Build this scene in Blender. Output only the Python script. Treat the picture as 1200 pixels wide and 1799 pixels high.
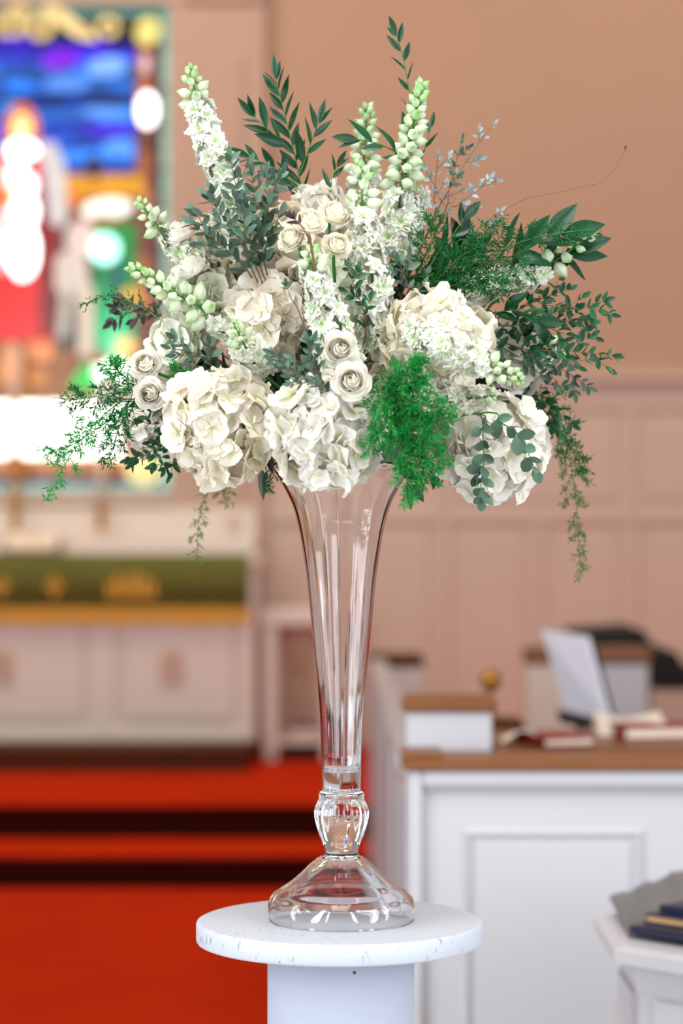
import bpy, math, random
from mathutils import Vector, Matrix, noise
random.seed(7)
R = random.Random(11)
for o in list(bpy.data.objects): bpy.data.objects.remove(o)
scene = bpy.context.scene
col = scene.collection
PI = math.pi
# ------------------------------------------------------------------ camera, world, lights, exposure
FP, D0, HC = 85 / 36 * 1799, 3.2, 1.6          # focal length in pixels, camera-to-vase distance, lens height
S = D0 / FP                                     # metres per photo pixel at the vase
def W(px, py, d):                               # a point at distance d from the lens
    return Vector(((px - 600) / FP * d, d - D0, HC - (py - 899.5) / FP * d))
def Q(px, py, dy=0.0): return W(px, py, D0 + dy)
cam = bpy.data.cameras.new('camera'); camo = bpy.data.objects.new('camera', cam); col.objects.link(camo)
camo.location = (0, -D0, HC); camo.rotation_euler = (PI / 2, 0, 0)
cam.sensor_fit = 'VERTICAL'; cam.sensor_height = 36; cam.sensor_width = 24; cam.lens = 85
cam.dof.use_dof = True; cam.dof.focus_distance = 3.1; cam.dof.aperture_fstop = 2.6; cam.clip_end = 100
scene.camera = camo
vs = scene.view_settings
vs.view_transform = 'Standard'; vs.look = 'None'; vs.gamma = 1; vs.use_curve_mapping = False; vs.exposure = 0.05
world = bpy.data.worlds.new('World'); scene.world = world; world.use_nodes = True
world.node_tree.nodes['Background'].inputs[0].default_value = (1.0, 0.95, 0.92, 1)
world.node_tree.nodes['Background'].inputs[1].default_value = 0.26
def area(name, loc, target, sx, sy, power, color):
    l = bpy.data.lights.new(name, 'AREA'); l.shape = 'RECTANGLE'; l.size = sx; l.size_y = sy; l.energy = power; l.color = color
    o = bpy.data.objects.new(name, l); col.objects.link(o); o.location = loc
    o.rotation_euler = (Vector(target) - Vector(loc)).to_track_quat('-Z', 'Y').to_euler(); return o
# tall nave windows either side (cool daylight), extras added for vase streaks and fill; warm ceiling lights over nave and chancel
for k, (wy, wl, wr) in enumerate(((-0.9, 58, 46), (-2.9, 72, 62), (-5.0, 84, 82))):
    area('nave_window_fill_left', (-3.3, wy, 2.3), (0, 0, 1.6), 0.5, 3.2, wl, (0.87, 0.935, 1.0))
    area('nave_window_fill_right', (3.3, wy - .2, 2.3), (0, 0, 1.6), 0.5, 3.2, wr, (0.87, 0.935, 1.0))
area('nave_ceiling_light', (0, -1.3, 4.8), (0, -0.7, 0), 2.6, 2.6, 160, (1.0, 0.97, 0.94))
area('chancel_ceiling_light_left', (-2.6, 7.4, 6.8), (-2.6, 8.6, 0), 2.5, 2.0, 160, (1.0, 0.76, 0.56))
area('chancel_ceiling_light_right', (2.8, 7.4, 6.8), (2.8, 8.6, 0), 2.5, 2.0, 95, (1.0, 0.76, 0.56))

# ------------------------------------------------------------------ materials
MATS = {}
def principled(name, rgb, rough=0.5, vary=0.06, scale=30, bump=0.0, bscale=200, metal=0.0, spec=0.5, trans=0.0,
               use_attr=False, obj_tint=False, rnd=0.0, stretch=None, coat=0.0, sheen=0.0, coords='Object'):
    m = bpy.data.materials.new(name); m.use_nodes = True; nt = m.node_tree; N = nt.nodes; L = nt.links
    p = N['Principled BSDF']; out = N['Material Output']
    p.inputs['Roughness'].default_value = rough; p.inputs['Metallic'].default_value = metal
    p.inputs['Specular IOR Level'].default_value = spec; p.inputs['Coat Weight'].default_value = coat
    p.inputs['Sheen Weight'].default_value = sheen
    tc = N.new('ShaderNodeTexCoord'); src = tc.outputs[coords]
    if stretch:
        mp = N.new('ShaderNodeMapping'); mp.inputs['Scale'].default_value = stretch; L.new(src, mp.inputs[0]); src = mp.outputs[0]
    nz = N.new('ShaderNodeTexNoise'); nz.inputs['Scale'].default_value = scale; nz.inputs['Detail'].default_value = 4; L.new(src, nz.inputs['Vector'])
    mr = N.new('ShaderNodeMapRange'); mr.inputs[3].default_value = 1 - vary; mr.inputs[4].default_value = 1 + vary; L.new(nz.outputs[0], mr.inputs[0])
    cur = None
    if use_attr:
        at = N.new('ShaderNodeAttribute'); at.attribute_name = 'Col'; cur = at.outputs['Color']
    if obj_tint:
        oi = N.new('ShaderNodeObjectInfo')
        if cur is None: cur = oi.outputs['Color']
        else:
            mx = N.new('ShaderNodeMix'); mx.data_type = 'RGBA'; mx.blend_type = 'MULTIPLY'; mx.inputs[0].default_value = 1
            L.new(cur, mx.inputs[6]); L.new(oi.outputs['Color'], mx.inputs[7]); cur = mx.outputs[2]
    hs = N.new('ShaderNodeHueSaturation')
    if cur is None: hs.inputs['Color'].default_value = (*rgb, 1)
    else: L.new(cur, hs.inputs['Color'])
    val = mr.outputs[0]
    if rnd:
        oi2 = N.new('ShaderNodeObjectInfo'); r2 = N.new('ShaderNodeMapRange'); r2.inputs[3].default_value = 1 - rnd; r2.inputs[4].default_value = 1 + rnd
        L.new(oi2.outputs['Random'], r2.inputs[0]); mu = N.new('ShaderNodeMath'); mu.operation = 'MULTIPLY'
        L.new(val, mu.inputs[0]); L.new(r2.outputs[0], mu.inputs[1]); val = mu.outputs[0]
    L.new(val, hs.inputs['Value']); L.new(hs.outputs[0], p.inputs['Base Color'])
    if bump:
        n2 = N.new('ShaderNodeTexNoise'); n2.inputs['Scale'].default_value = bscale; n2.inputs['Detail'].default_value = 3; L.new(src, n2.inputs['Vector'])
        b = N.new('ShaderNodeBump'); b.inputs['Strength'].default_value = bump; b.inputs['Distance'].default_value = 0.002
        L.new(n2.outputs[0], b.inputs['Height']); L.new(b.outputs[0], p.inputs['Normal'])
    if trans:
        t = N.new('ShaderNodeBsdfTranslucent'); wt = N.new('ShaderNodeMix'); wt.data_type = 'RGBA'; wt.blend_type = 'MULTIPLY'; wt.inputs[0].default_value = 1
        wt.inputs[7].default_value = (1, .90, .76, 1) if (use_attr or obj_tint) else (.9, 1, .5, 1); L.new(hs.outputs[0], wt.inputs[6]); L.new(wt.outputs[2], t.inputs[0]); ms = N.new('ShaderNodeMixShader'); ms.inputs[0].default_value = trans
        L.new(p.outputs[0], ms.inputs[1]); L.new(t.outputs[0], ms.inputs[2]); L.new(ms.outputs[0], out.inputs[0])
    MATS[name] = m; return m
def pane_mat(name, rgb, strength):
    m = bpy.data.materials.new(name); m.use_nodes = True; nt = m.node_tree; p = nt.nodes['Principled BSDF']
    p.inputs['Base Color'].default_value = (*[c * 0.3 for c in rgb], 1); p.inputs['Roughness'].default_value = 0.25
    nz = nt.nodes.new('ShaderNodeTexNoise'); nz.inputs['Scale'].default_value = 9; tc = nt.nodes.new('ShaderNodeTexCoord'); nt.links.new(tc.outputs['Object'], nz.inputs['Vector'])
    mr = nt.nodes.new('ShaderNodeMapRange'); mr.inputs[3].default_value = strength * 0.6; mr.inputs[4].default_value = strength * 1.4
    nt.links.new(nz.outputs[0], mr.inputs[0]); p.inputs['Emission Color'].default_value = (*rgb, 1); nt.links.new(mr.outputs[0], p.inputs['Emission Strength'])
    return m
def srgb(r, g, b):
    f = lambda c: (c / 255 / 12.92) if c / 255 <= 0.04045 else ((c / 255 + 0.055) / 1.055) ** 2.4
    return (f(r), f(g), f(b))
principled('pilaster_paint', srgb(206, 176, 158), 0.7, 0.03, 3)
principled('riser_shaded', srgb(52, 14, 8), 0.8, 0.3, 6, stretch=(0.5, 6, 6), spec=0.05)  # shade on the carpeted risers, painted in as a near-black colour
principled('wall_paint', srgb(202, 166, 142), 0.75, 0.03, 3, 0.15, 900)
principled('wainscot_paint', srgb(220, 198, 182), 0.6, 0.03, 3)
principled('white_trim', srgb(234, 226, 220), 0.5, 0.03, 6)
principled('altar_paint', srgb(238, 228, 218), 0.5, 0.03, 5)
principled('stall_paint', srgb(194, 192, 196), 0.35, 0.02, 6)
principled('oak', srgb(128, 78, 40), 0.38, 0.3, 14, 0.1, 60, stretch=(0.6, 8, 8))
principled('dark_oak', srgb(88, 48, 20), 0.6, 0.3, 14, stretch=(0.6, 8, 8), spec=0.12)
principled('carpet', srgb(194, 50, 20), 0.95, 0.18, 2.2, 0.5, 500, spec=0.0)
principled('pale_bounce_floor', srgb(196, 190, 184), 0.5, 0.08, 4)
principled('green_cloth', srgb(102, 104, 34), 0.85, 0.15, 6, 0.4, 300, sheen=0.2)
principled('gold_thread', srgb(236, 176, 52), 0.5, 0.2, 20, 0.3, 300)
principled('brass', srgb(190, 130, 50), 0.3, 0.1, 10, metal=0.85)
principled('candle_wax', srgb(240, 218, 200), 0.5, 0.03, 10)
principled('carved_wood', srgb(216, 188, 168), 0.6, 0.1, 20)
principled('paper', srgb(240, 226, 206), 0.7, 0.05, 20)
principled('sheet_paper', srgb(226, 224, 236), 0.6, 0.06, 8)
principled('black_cloth', srgb(22, 20, 20), 0.8, 0.2, 10)
principled('black_metal', srgb(30, 28, 28), 0.45, 0.1, 10)
principled('red_cover', srgb(140, 24, 20), 0.5, 0.1, 20)
principled('navy_cover', srgb(26, 32, 62), 0.4, 0.2, 30, 0.2, 300)
principled('page_edge', srgb(220, 176, 120), 0.7, 0.1, 40)
principled('grey_velvet', srgb(98, 92, 90), 0.85, 0.25, 12, sheen=0.15)
principled('lead', srgb(30, 26, 24), 0.6, 0.1, 10)
principled('blue_cover', srgb(60, 66, 100), 0.5, 0.1, 20)
principled('hydrangea_petal', (1, 1, 1), 0.55, 0.04, 60, 0.10, 260, trans=0.24, use_attr=True, obj_tint=True, rnd=0.05, spec=0.25)
principled('rose_petal', (1, 1, 1), 0.5, 0.03, 30, 0.06, 150, trans=0.14, use_attr=True, obj_tint=True, spec=0.3)
principled('delphinium_petal', (1, 1, 1), 0.55, 0.04, 60, 0.1, 250, trans=0.24, use_attr=True, obj_tint=True, rnd=0.05, spec=0.25)
principled('flower_core', srgb(176, 184, 120), 0.8, 0.2, 60)
principled('stem_green', srgb(66, 128, 52), 0.5, 0.15, 60)
principled('stem_brown', srgb(126, 92, 62), 0.6, 0.15, 60)
principled('ruscus_leaf', srgb(8, 70, 36), 0.32, 0.18, 40, 0.1, 200, trans=0.06, rnd=0.3)
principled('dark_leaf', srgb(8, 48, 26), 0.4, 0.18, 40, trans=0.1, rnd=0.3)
principled('eucalyptus_leaf', srgb(82, 112, 94), 0.5, 0.15, 40, trans=0.15, rnd=0.5)
principled('eucalyptus_green', srgb(26, 88, 50), 0.45, 0.15, 40, trans=0.15, rnd=0.4)
principled('eucalyptus_blue', srgb(150, 166, 170), 0.5, 0.15, 40, trans=0.2, rnd=0.25)
principled('burgundy_leaf', srgb(66, 48, 52), 0.5, 0.15, 40, trans=0.15, rnd=0.4)
principled('fern_green', srgb(22, 148, 62), 0.35, 0.25, 30, trans=0.25, spec=0.35)
principled('fern_dark', srgb(12, 100, 46), 0.45, 0.25, 30, trans=0.22, spec=0.35)
principled('fern_olive', srgb(92, 120, 58), 0.5, 0.25, 30, trans=0.25)
principled('foam_green', srgb(34, 70, 40), 0.95, 0.2, 60, 0.5, 300)
principled('dish_plastic', srgb(70, 58, 70), 0.35, 0.05, 20)
# painted pedestal wood with grey scuffs near its edge
def pedestal_mat():
    m = principled('pedestal_paint', srgb(202, 208, 219), 0.45, 0.02, 5, 0.25, 60, stretch=(2, 12, 30))
    nt = m.node_tree; N = nt.nodes; L = nt.links; p = N['Principled BSDF']; hs = p.inputs['Base Color'].links[0].from_socket
    tc = N.new('ShaderNodeTexCoord'); mp = N.new('ShaderNodeMapping'); mp.inputs['Scale'].default_value = (60, 60, 20); L.new(tc.outputs['Object'], mp.inputs[0])
    n1 = N.new('ShaderNodeTexNoise'); n1.inputs['Scale'].default_value = 3.0; n1.inputs['Detail'].default_value = 6; L.new(mp.outputs[0], n1.inputs['Vector'])
    n2 = N.new('ShaderNodeTexNoise'); n2.inputs['Scale'].default_value = 9; L.new(tc.outputs['Object'], n2.inputs['Vector'])
    r1 = N.new('ShaderNodeMapRange'); r1.inputs[1].default_value = 0.60; r1.inputs[2].default_value = 0.72; L.new(n1.outputs[0], r1.inputs[0])
    r2 = N.new('ShaderNodeMapRange'); r2.inputs[1].default_value = 0.50; r2.inputs[2].default_value = 0.57; L.new(n2.outputs[0], r2.inputs[0])
    mu = N.new('ShaderNodeMath'); mu.operation = 'MULTIPLY'; L.new(r1.outputs[0], mu.inputs[0]); L.new(r2.outputs[0], mu.inputs[1])
    m2 = N.new('ShaderNodeMath'); m2.operation = 'MULTIPLY'; m2.inputs[1].default_value = 0.85; L.new(mu.outputs[0], m2.inputs[0])
    mx = N.new('ShaderNodeMix'); mx.data_type = 'RGBA'; L.new(m2.outputs[0], mx.inputs[0]); L.new(hs, mx.inputs[6]); mx.inputs[7].default_value = (*srgb(120, 116, 122), 1)
    L.new(mx.outputs[2], p.inputs['Base Color'])
pedestal_mat()
principled('column_paint', srgb(200, 205, 222), 0.5, 0.015, 5, 0.1, 40)
principled('screw_dark', srgb(70, 60, 50), 0.6, 0.1, 50)
g = bpy.data.materials.new('clear_glass'); g.use_nodes = True; gp = g.node_tree.nodes['Principled BSDF']
gp.inputs['Base Color'].default_value = (0.985, 0.985, 0.99, 1); gp.inputs['Roughness'].default_value = 0.0
gp.inputs['Transmission Weight'].default_value = 1.0; gp.inputs['IOR'].default_value = 1.47; MATS['clear_glass'] = g

# ------------------------------------------------------------------ helpers
def mesh(name, verts, faces, mat, smooth=False, cols=None):
    me = bpy.data.meshes.new(name); me.from_pydata([tuple(v) for v in verts], [], faces)
    if mat: me.materials.append(MATS[mat] if isinstance(mat, str) else mat)
    if smooth: me.polygons.foreach_set('use_smooth', [True] * len(me.polygons))
    if cols:
        a = me.color_attributes.new('Col', 'FLOAT_COLOR', 'POINT')
        a.data.foreach_set('color', [c for k in cols for c in (k[0], k[1], k[2], 1.0)])
    me.update(); return me
def tag(o, label=None, cat=None, group=None, kind=None):
    if label: o['label'] = label
    if cat: o['category'] = cat
    if group: o['group'] = group
    if kind: o['kind'] = kind
    return o
def thing(name, loc, label, cat, group=None):
    e = bpy.data.objects.new(name, None); e.empty_display_size = 0.05; e.location = loc; col.objects.link(e)
    return tag(e, label, cat, group)
def top_of(o):
    v = Vector((0, 0, 0))
    while o is not None: v += o.location; o = o.parent
    return v
def put(me, name, parent=None, M=None, color=None):      # M is in world space; parents are never rotated
    o = bpy.data.objects.new(name, me); col.objects.link(o)
    M = M if M is not None else Matrix()
    if parent is not None:
        o.parent = parent; M = Matrix.Translation(-top_of(parent)) @ M
    o.matrix_basis = M
    if color: o.color = (*color, 1)
    return o
class MB:                                              # collects shapes of ONE part
    def __init__(s): s.v = []; s.f = []
    def add(s, v, f):
        b = len(s.v); s.v += [Vector(x) for x in v]; s.f += [[i + b for i in q] for q in f]; return s
    def box(s, x0, x1, y0, y1, z0, z1, bev=0.0):
        if not bev:
            return s.add([(x, y, z) for z in (z0, z1) for y in (y0, y1) for x in (x0, x1)], [(0, 2, 3, 1), (4, 5, 7, 6), (0, 1, 5, 4), (2, 6, 7, 3), (0, 4, 6, 2), (1, 3, 7, 5)])
        b = bev; v = []; rings = [(z0, b), (z0 + b, 0), (z1 - b, 0), (z1, b)]
        for z, i in rings:
            X0, X1, Y0, Y1 = x0 + i, x1 - i, y0 + i, y1 - i
            v += [(X0 + b, Y0, z), (X1 - b, Y0, z), (X1, Y0 + b, z), (X1, Y1 - b, z), (X1 - b, Y1, z), (X0 + b, Y1, z), (X0, Y1 - b, z), (X0, Y0 + b, z)]
        f = [list(range(7, -1, -1)), list(range(24, 32))]
        for r in range(3):
            for k in range(8): f.append((r * 8 + k, r * 8 + (k + 1) % 8, r * 8 + 8 + (k + 1) % 8, r * 8 + 8 + k))
        return s.add(v, f)
    def lathe(s, prof, c=(0, 0, 0), n=32, lobe=None):
        c = Vector(c); v = []; f = []
        for i, (r, z) in enumerate(prof):
            for k in range(n):
                a = 2 * PI * k / n; rr = r * (lobe(i, a) if lobe else 1)
                v.append(c + Vector((rr * math.cos(a), rr * math.sin(a), z)))
        for i in range(len(prof) - 1):
            for k in range(n): f.append((i * n + k, i * n + (k + 1) % n, (i + 1) * n + (k + 1) % n, (i + 1) * n + k))
        return s.add(v, f)
    def prism(s, pts, y0, y1):                          # outline in x,z pushed from y0 to y1
        n = len(pts); v = [(x, y0, z) for x, z in pts] + [(x, y1, z) for x, z in pts]
        return s.add(v, [list(range(n)), list(range(2 * n - 1, n - 1, -1))] + [(k, n + k, n + (k + 1) % n, (k + 1) % n) for k in range(n)])
    def tube(s, pts, rad, n=6):
        pts = [Vector(p) for p in pts]; m = len(pts); v = []; f = []; nx = None
        for i, p in enumerate(pts):
            t = (pts[min(i + 1, m - 1)] - pts[max(i - 1, 0)]).normalized()
            if nx is None: nx = t.orthogonal().normalized()
            nx = (nx - t * nx.dot(t)); nx = nx.normalized() if nx.length > 1e-6 else t.orthogonal().normalized()
            by = t.cross(nx); r = rad[i] if isinstance(rad, (list, tuple)) else rad
            for k in range(n):
                a = 2 * PI * k / n; v.append(p + (nx * math.cos(a) + by * math.sin(a)) * r)
        for i in range(m - 1):
            for k in range(n): f.append((i * n + k, i * n + (k + 1) % n, (i + 1) * n + (k + 1) % n, (i + 1) * n + k))
        f.append(list(range(n - 1, -1, -1))); f.append([(m - 1) * n + k for k in range(n)])
        return s.add(v, f)
    def flip(s): s.f = [list(reversed(q)) for q in s.f]; return s
    def build(s, name, mat, parent=None, smooth=False, kind=None):
        o = put(mesh(name, s.v, s.f, mat, smooth), name, parent)
        if parent is not None:
            o.matrix_basis = Matrix(); off = top_of(parent); o.data.transform(Matrix.Translation(-off))
        if kind: o['kind'] = kind
        return o
def catmull(P, n):
    P = [Vector(p) for p in P]; out = []; m = len(P)
    for j in range(n):
        t = j / (n - 1) * (m - 1); i = min(int(t), m - 2); u = t - i
        a, b, c, d = P[max(i - 1, 0)], P[i], P[i + 1], P[min(i + 2, m - 1)]
        out.append(0.5 * (2 * b + (c - a) * u + (2 * a - 5 * b + 4 * c - d) * u * u + (3 * b - a - 3 * c + d) * u ** 3))
    return out
def frame(z, roll=0.0):
    z = z.normalized(); x = z.orthogonal().normalized(); y = z.cross(x)
    c, s = math.cos(roll), math.sin(roll); x, y = x * c + y * s, y * c - x * s
    return Matrix((x, y, z)).transposed()
def along(d, nrm):                                     # local +Y runs along d, local +Z faces nrm
    y = d.normalized(); z = nrm - y * nrm.dot(y); z = z.normalized() if z.length > 1e-4 else y.orthogonal().normalized()
    return Matrix((y.cross(z), y, z)).transposed()
def TRS(loc, rot3, sc): 
    s = sc if isinstance(sc, (tuple, list)) else (sc, sc, sc)
    return Matrix.Translation(loc) @ rot3.to_4x4() @ Matrix.Diagonal((*s, 1))
def rvec(r=R): 
    while True:
        v = Vector((r.uniform(-1, 1), r.uniform(-1, 1), r.uniform(-1, 1)))
        if 0.05 < v.length < 1: return v.normalized()

# ================================================================== THE SETTING
DW = 13.6; YW = DW - D0
def wx(px, d=DW): return (px - 600) / FP * d
def wz(py, d=DW): return HC - (py - 899.5) / FP * d
fl = MB().box(-7, 7, 3.4, 7.12, -0.1, 0).build('floor', 'carpet'); tag(fl, 'orange red carpet in front of the chancel steps', 'floor', kind='structure')
fl = MB().box(-7, 7, -9, 3.4, -0.1, 0).build('floor', 'pale_bounce_floor'); tag(fl, 'unseen nave floor under the pedestal, made pale for neutral bounce', 'floor', kind='structure')  # out of view; pale surface chosen to bounce neutral light upward
st = thing('chancel_step', (0, 7.1, 0), 'lower red carpeted chancel step with dark riser', 'step'); st['kind'] = 'structure'
MB().box(-7, 7, 7.1, 7.7, 0.0, 0.128).build('riser', 'riser_shaded', st); MB().box(-7, 7, 7.085, 7.7, 0.128, 0.138, 0.004).build('tread', 'carpet', st)
st = thing('chancel_step', (0, 7.65, 0.1), 'upper red carpeted chancel platform below the white altar', 'step'); st['kind'] = 'structure'
MB().box(-7, 7, 7.65, 11, 0.1, 0.28).build('riser', 'riser_shaded', st); MB().box(-7, 7, 7.635, 11, 0.28, 0.29, 0.004).build('tread', 'carpet', st)
st = thing('altar_platform', (wx(0, 12.15), 8.95, .29), 'low dark brown wooden platform under the white altar', 'step'); st['kind'] = 'structure'
MB().box(wx(-470, 12.15), wx(432, 12.15), 8.97, 10.3, .29, .39).build('riser', 'dark_oak', st); MB().box(wx(-474, 12.15), wx(435, 12.15), 8.95, 10.32, .39, .412, .006).build('tread', 'dark_oak', st)
wall = thing('wall_back', (0, YW, 0), 'salmon tan church wall with pale panelled wainscot', 'wall'); wall['kind'] = 'structure'
MB().box(-7, 7, YW, YW + 0.2, -0.1, 6.5).build('wall_surface', 'wall_paint', wall)
x0p, x1p = wx(300), wx(468)
MB().box(x0p, x1p, YW - 0.1, YW + 0.01, 0.28, 6.4, 0.01).build('pilaster', 'pilaster_paint', wall)
MB().box(wx(345), wx(430), YW - 0.125, YW - 0.08, 1.5, 4.15, 0.012).build('pilaster_panel', 'pilaster_paint', wall)
MB().box(wx(322), wx(462), YW - 0.135, YW - 0.09, wz(10), wz(-6), 0.01).build('pilaster_moulding', 'pilaster_paint', wall)
# wainscot to the right of the pilaster
zt = wz(672)
MB().box(x1p, 7, YW - 0.03, YW + 0.01, 0.28, zt).build('wainscot_board', 'wainscot_paint', wall)
MB().box(x1p, 7, YW - 0.10, YW - 0.02, zt - 0.0, zt + 0.05, 0.012).build('chair_rail', 'wainscot_paint', wall)
MB().box(x1p, 7, YW - 0.06, YW - 0.02, zt - 0.07, zt - 0.0, 0.01).build('chair_rail_moulding', 'wainscot_paint', wall)
for py, h in ((706, 30), (908, 22), (1420, 40)):
    MB().box(x1p, 7, YW - 0.05, YW - 0.02, wz(py + h / 2), wz(py - h / 2), 0.008).build('wainscot_rail', 'wainscot_paint', wall)
for r, (a, b) in enumerate(((721, 897), (919, 1400))):
    for k in range(-1, 20):
        px = 780 + k * 165 if r else 615 + k * 330 + 165
        if px < 480 or px > 2300: continue
        if r == 0: px = 448 + 330 * (k + 1)
        if px < 480: continue
        MB().box(wx(px - 11), wx(px + 11), YW - 0.05, YW - 0.02, wz(b), wz(a), 0.008).build('wainscot_stile', 'wainscot_paint', wall)
        MB().box(wx(px + 26), wx(px + (165 if r else 330) - 26), YW - 0.042, YW - 0.02, wz(b - 16), wz(a + 16), 0.012).build('wainscot_panel', 'wainscot_paint', wall)

# ---------------- stained glass window: frame, lead backing and one object per pane
win = thing('window_1', W(5, 860, DW - 0.02), 'colourful stained glass window with robed figure, blue sky and green hills', 'window'); win['kind'] = 'structure'
DG = DW - 0.05
xl, xr = -295, 306
MB().box(wx(xl - 16, DG), wx(xl, DG), YW - 0.09, YW, wz(872, DG), wz(-10, DG), 0.01).build('window_frame', 'wainscot_paint', win)
MB().box(wx(xl - 16, DG), wx(xr, DG), YW - 0.12, YW, wz(888, DG), wz(868, DG), 0.01).build('window_sill', 'wainscot_paint', win)
MB().box(wx(xl - 16, DG), wx(xr, DG), YW - 0.09, YW, wz(8, DG), wz(-30, DG), 0.01).build('window_head', 'wainscot_paint', win)
MB().box(wx(xl, DG), wx(xr - 5, DG), YW - 0.02, YW - 0.004, wz(870, DG), wz(8, DG)).build('lead_net', 'lead', win)
PM = {}
layer = [0]
def pane(pts, rgb, st, lv):
    key = (rgb, st)
    if key not in PM: PM[key] = pane_mat('glass_%d' % len(PM), srgb(*rgb), st * 1.15)
    y1 = YW - 0.021 - lv * 0.004
    P = [(wx(x, DG), wz(y, DG)) for x, y in pts]
    a = sum(P[i][0] * P[(i + 1) % len(P)][1] - P[(i + 1) % len(P)][0] * P[i][1] for i in range(len(P)))
    if a < 0: P.reverse()
    MB().prism(P, y1 - 0.004, y1).build('pane', PM[key], win)
def ell(cx, cy, rx, ry, rgb, st, lv, tilt=0, n=14):
    c, s = math.cos(tilt), math.sin(tilt)
    pane([(cx + rx * math.cos(2 * PI * k / n) * c - ry * math.sin(2 * PI * k / n) * s, cy + rx * math.cos(2 * PI * k / n) * s + ry * math.sin(2 * PI * k / n) * c) for k in range(n)], rgb, st, lv)
def quad(x0, y0, x1, y1, rgb, st, lv): pane([(x0, y0), (x1, y0), (x1, y1), (x0, y1)], rgb, st, lv)
for sx in (1, -1):
    fx = lambda x: x if sx == 1 else 10 - x
    for k in range(12):                                     # sea-green outer border
        quad(fx(284), 14 + k * 71, fx(303), 12 + (k + 1) * 71 - 3, (150, 192, 172) if k % 2 else (130, 178, 158), 0.95, 0)
    for k in range(8): quad(fx(264), 30 + k * 101, fx(282), 28 + (k + 1) * 101 - 3, (104, 52, 62) if k % 2 else (92, 46, 50), 0.8, 0)
    for k in range(12):
        c = [(168, 96, 52), (196, 120, 66), (120, 70, 52)][k % 3]
        quad(fx(240), 84 + k * 60, fx(263), 82 + (k + 1) * 60 - 3, c, 0.9, 0)
    ell(fx(258), 192, 18, 31, (255, 244, 250), 3.0, 2); ell(fx(255), 112, 8, 16, (232, 196, 200), 1.2, 2)
    ell(fx(259), 54, 22, 26, (226, 208, 120), 1.05, 2, 0.4 * sx); ell(fx(252), 822, 32, 32, (224, 204, 130), 1.1, 2, 0.3 * sx)
for k in range(6): quad(-285 + k * 96, 13, -285 + (k + 1) * 96 - 4, 27, (110, 160, 148), 0.8, 0)
for k in range(6): quad(-285 + k * 96, 850, -285 + (k + 1) * 96 - 4, 864, (150, 178, 168), 0.8, 1)
for k in range(5): quad(-236 + k * 96, 28, -236 + (k + 1) * 96 - 4, 80, (36, 40, 24), 0.6, 0)
for k in range(5): quad(-236 + k * 96, 832, -236 + (k + 1) * 96 - 4, 849, (74, 34, 52), 0.8, 1)
for k in range(5): quad(-236 + k * 96, 806, -236 + (k + 1) * 96 - 4, 831, (190, 112, 22), 0.9, 1)
for cx, cy, r in ((18, 44, 26), (70, 46, 24), (190, 46, 20), (-60, 46, 24), (-180, 46, 20)):    # cream scrollwork
    for k in range(10):
        a0, a1 = 2 * PI * k / 10, 2 * PI * (k + 0.94) / 10
        pane([(cx + r * math.cos(a0), cy + r * math.sin(a0)), (cx + r * math.cos(a1), cy + r * math.sin(a1)), (cx + r * .45 * math.cos(a1), cy + r * .45 * math.sin(a1)), (cx + r * .45 * math.cos(a0), cy + r * .45 * math.sin(a0))], (226, 196, 128), 1.0, 2)
pane([(78, 4), (112, 14), (140, 40), (168, 56), (168, 72), (136, 66), (104, 44), (76, 26)], (232, 204, 140), 1.0, 3)
pane([(10, 14), (40, 8), (60, 20), (40, 28)], (220, 190, 120), 0.9, 3)
# the blue sky
rows = [(72, 96, (58, 24, 205), .85), (96, 118, (44, 76, 220), 1.), (118, 140, (44, 124, 232), 1.1), (140, 164, (40, 112, 226), 1.05), (164, 188, (20, 52, 150), .8), (188, 214, (44, 116, 228), 1.1), (214, 238, (44, 70, 220), 1.), (238, 262, (34, 84, 206), 1.), (262, 284, (48, 122, 230), 1.1), (284, 306, (26, 60, 160), .8)]
for i, (a, b, c, s_) in enumerate(rows):
    x = -230
    while x < 238:
        w = R.uniform(50, 110); x2 = min(x + w, 238); t = R.uniform(-6, 6); k = R.uniform(.65, 1.25)
        pane([(x, a + t), (x2 - 2, a - t), (x2 - 2, b - 2 - t), (x, b - 2 + t)], tuple(min(255, int(v * k)) for v in c), s_, 0); x = x2
ell(105, 104, 34, 17, (124, 30, 216), .9, 3, -0.15); ell(188, 116, 36, 18, (120, 168, 240), 1.1, 3, -0.1); ell(118, 146, 42, 14, (84, 140, 232), 1.0, 3, -.05)
ell(60, 170, 70, 8, (16, 26, 60), .5, 3); ell(190, 226, 40, 14, (70, 30, 214), .9, 3); ell(185, 195, 44, 9, (90, 150, 240), 1., 3); ell(210, 258, 28, 16, (86, 150, 236), 1., 3)
ell(25, 72, 40, 9, (56, 20, 200), .8, 3); ell(20, 185, 18, 14, (70, 140, 230), .9, 3)
# hills, sheep, trees
quad(-230, 306, 250, 346, (214, 148, 22), .95, 1); quad(-230, 346, 250, 392, (120, 66, 30), .8, 1)
ell(165, 292, 13, 22, (54, 30, 26), .6, 4); ell(128, 350, 18, 16, (220, 120, 44), .9, 4)
ell(188, 366, 46, 18, (232, 240, 226), 1.4, 4, -.1); ell(178, 384, 34, 6, (190, 96, 44), .9, 5)
quad(166, 392, 238, 500, (18, 140, 62), .85, 2); quad(166, 500, 238, 620, (26, 160, 92), .85, 2); quad(90, 392, 164, 610, (58, 60, 44), .7, 2)
ell(184, 436, 26, 27, (176, 250, 226), 2.2, 4); ell(205, 480, 22, 40, (10, 110, 84), .8, 3); ell(196, 580, 34, 44, (34, 178, 110), .95, 4); ell(205, 610, 22, 30, (120, 216, 160), 1.1, 5); ell(228, 520, 16, 14, (226, 176, 22), 1.0, 4)
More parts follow.
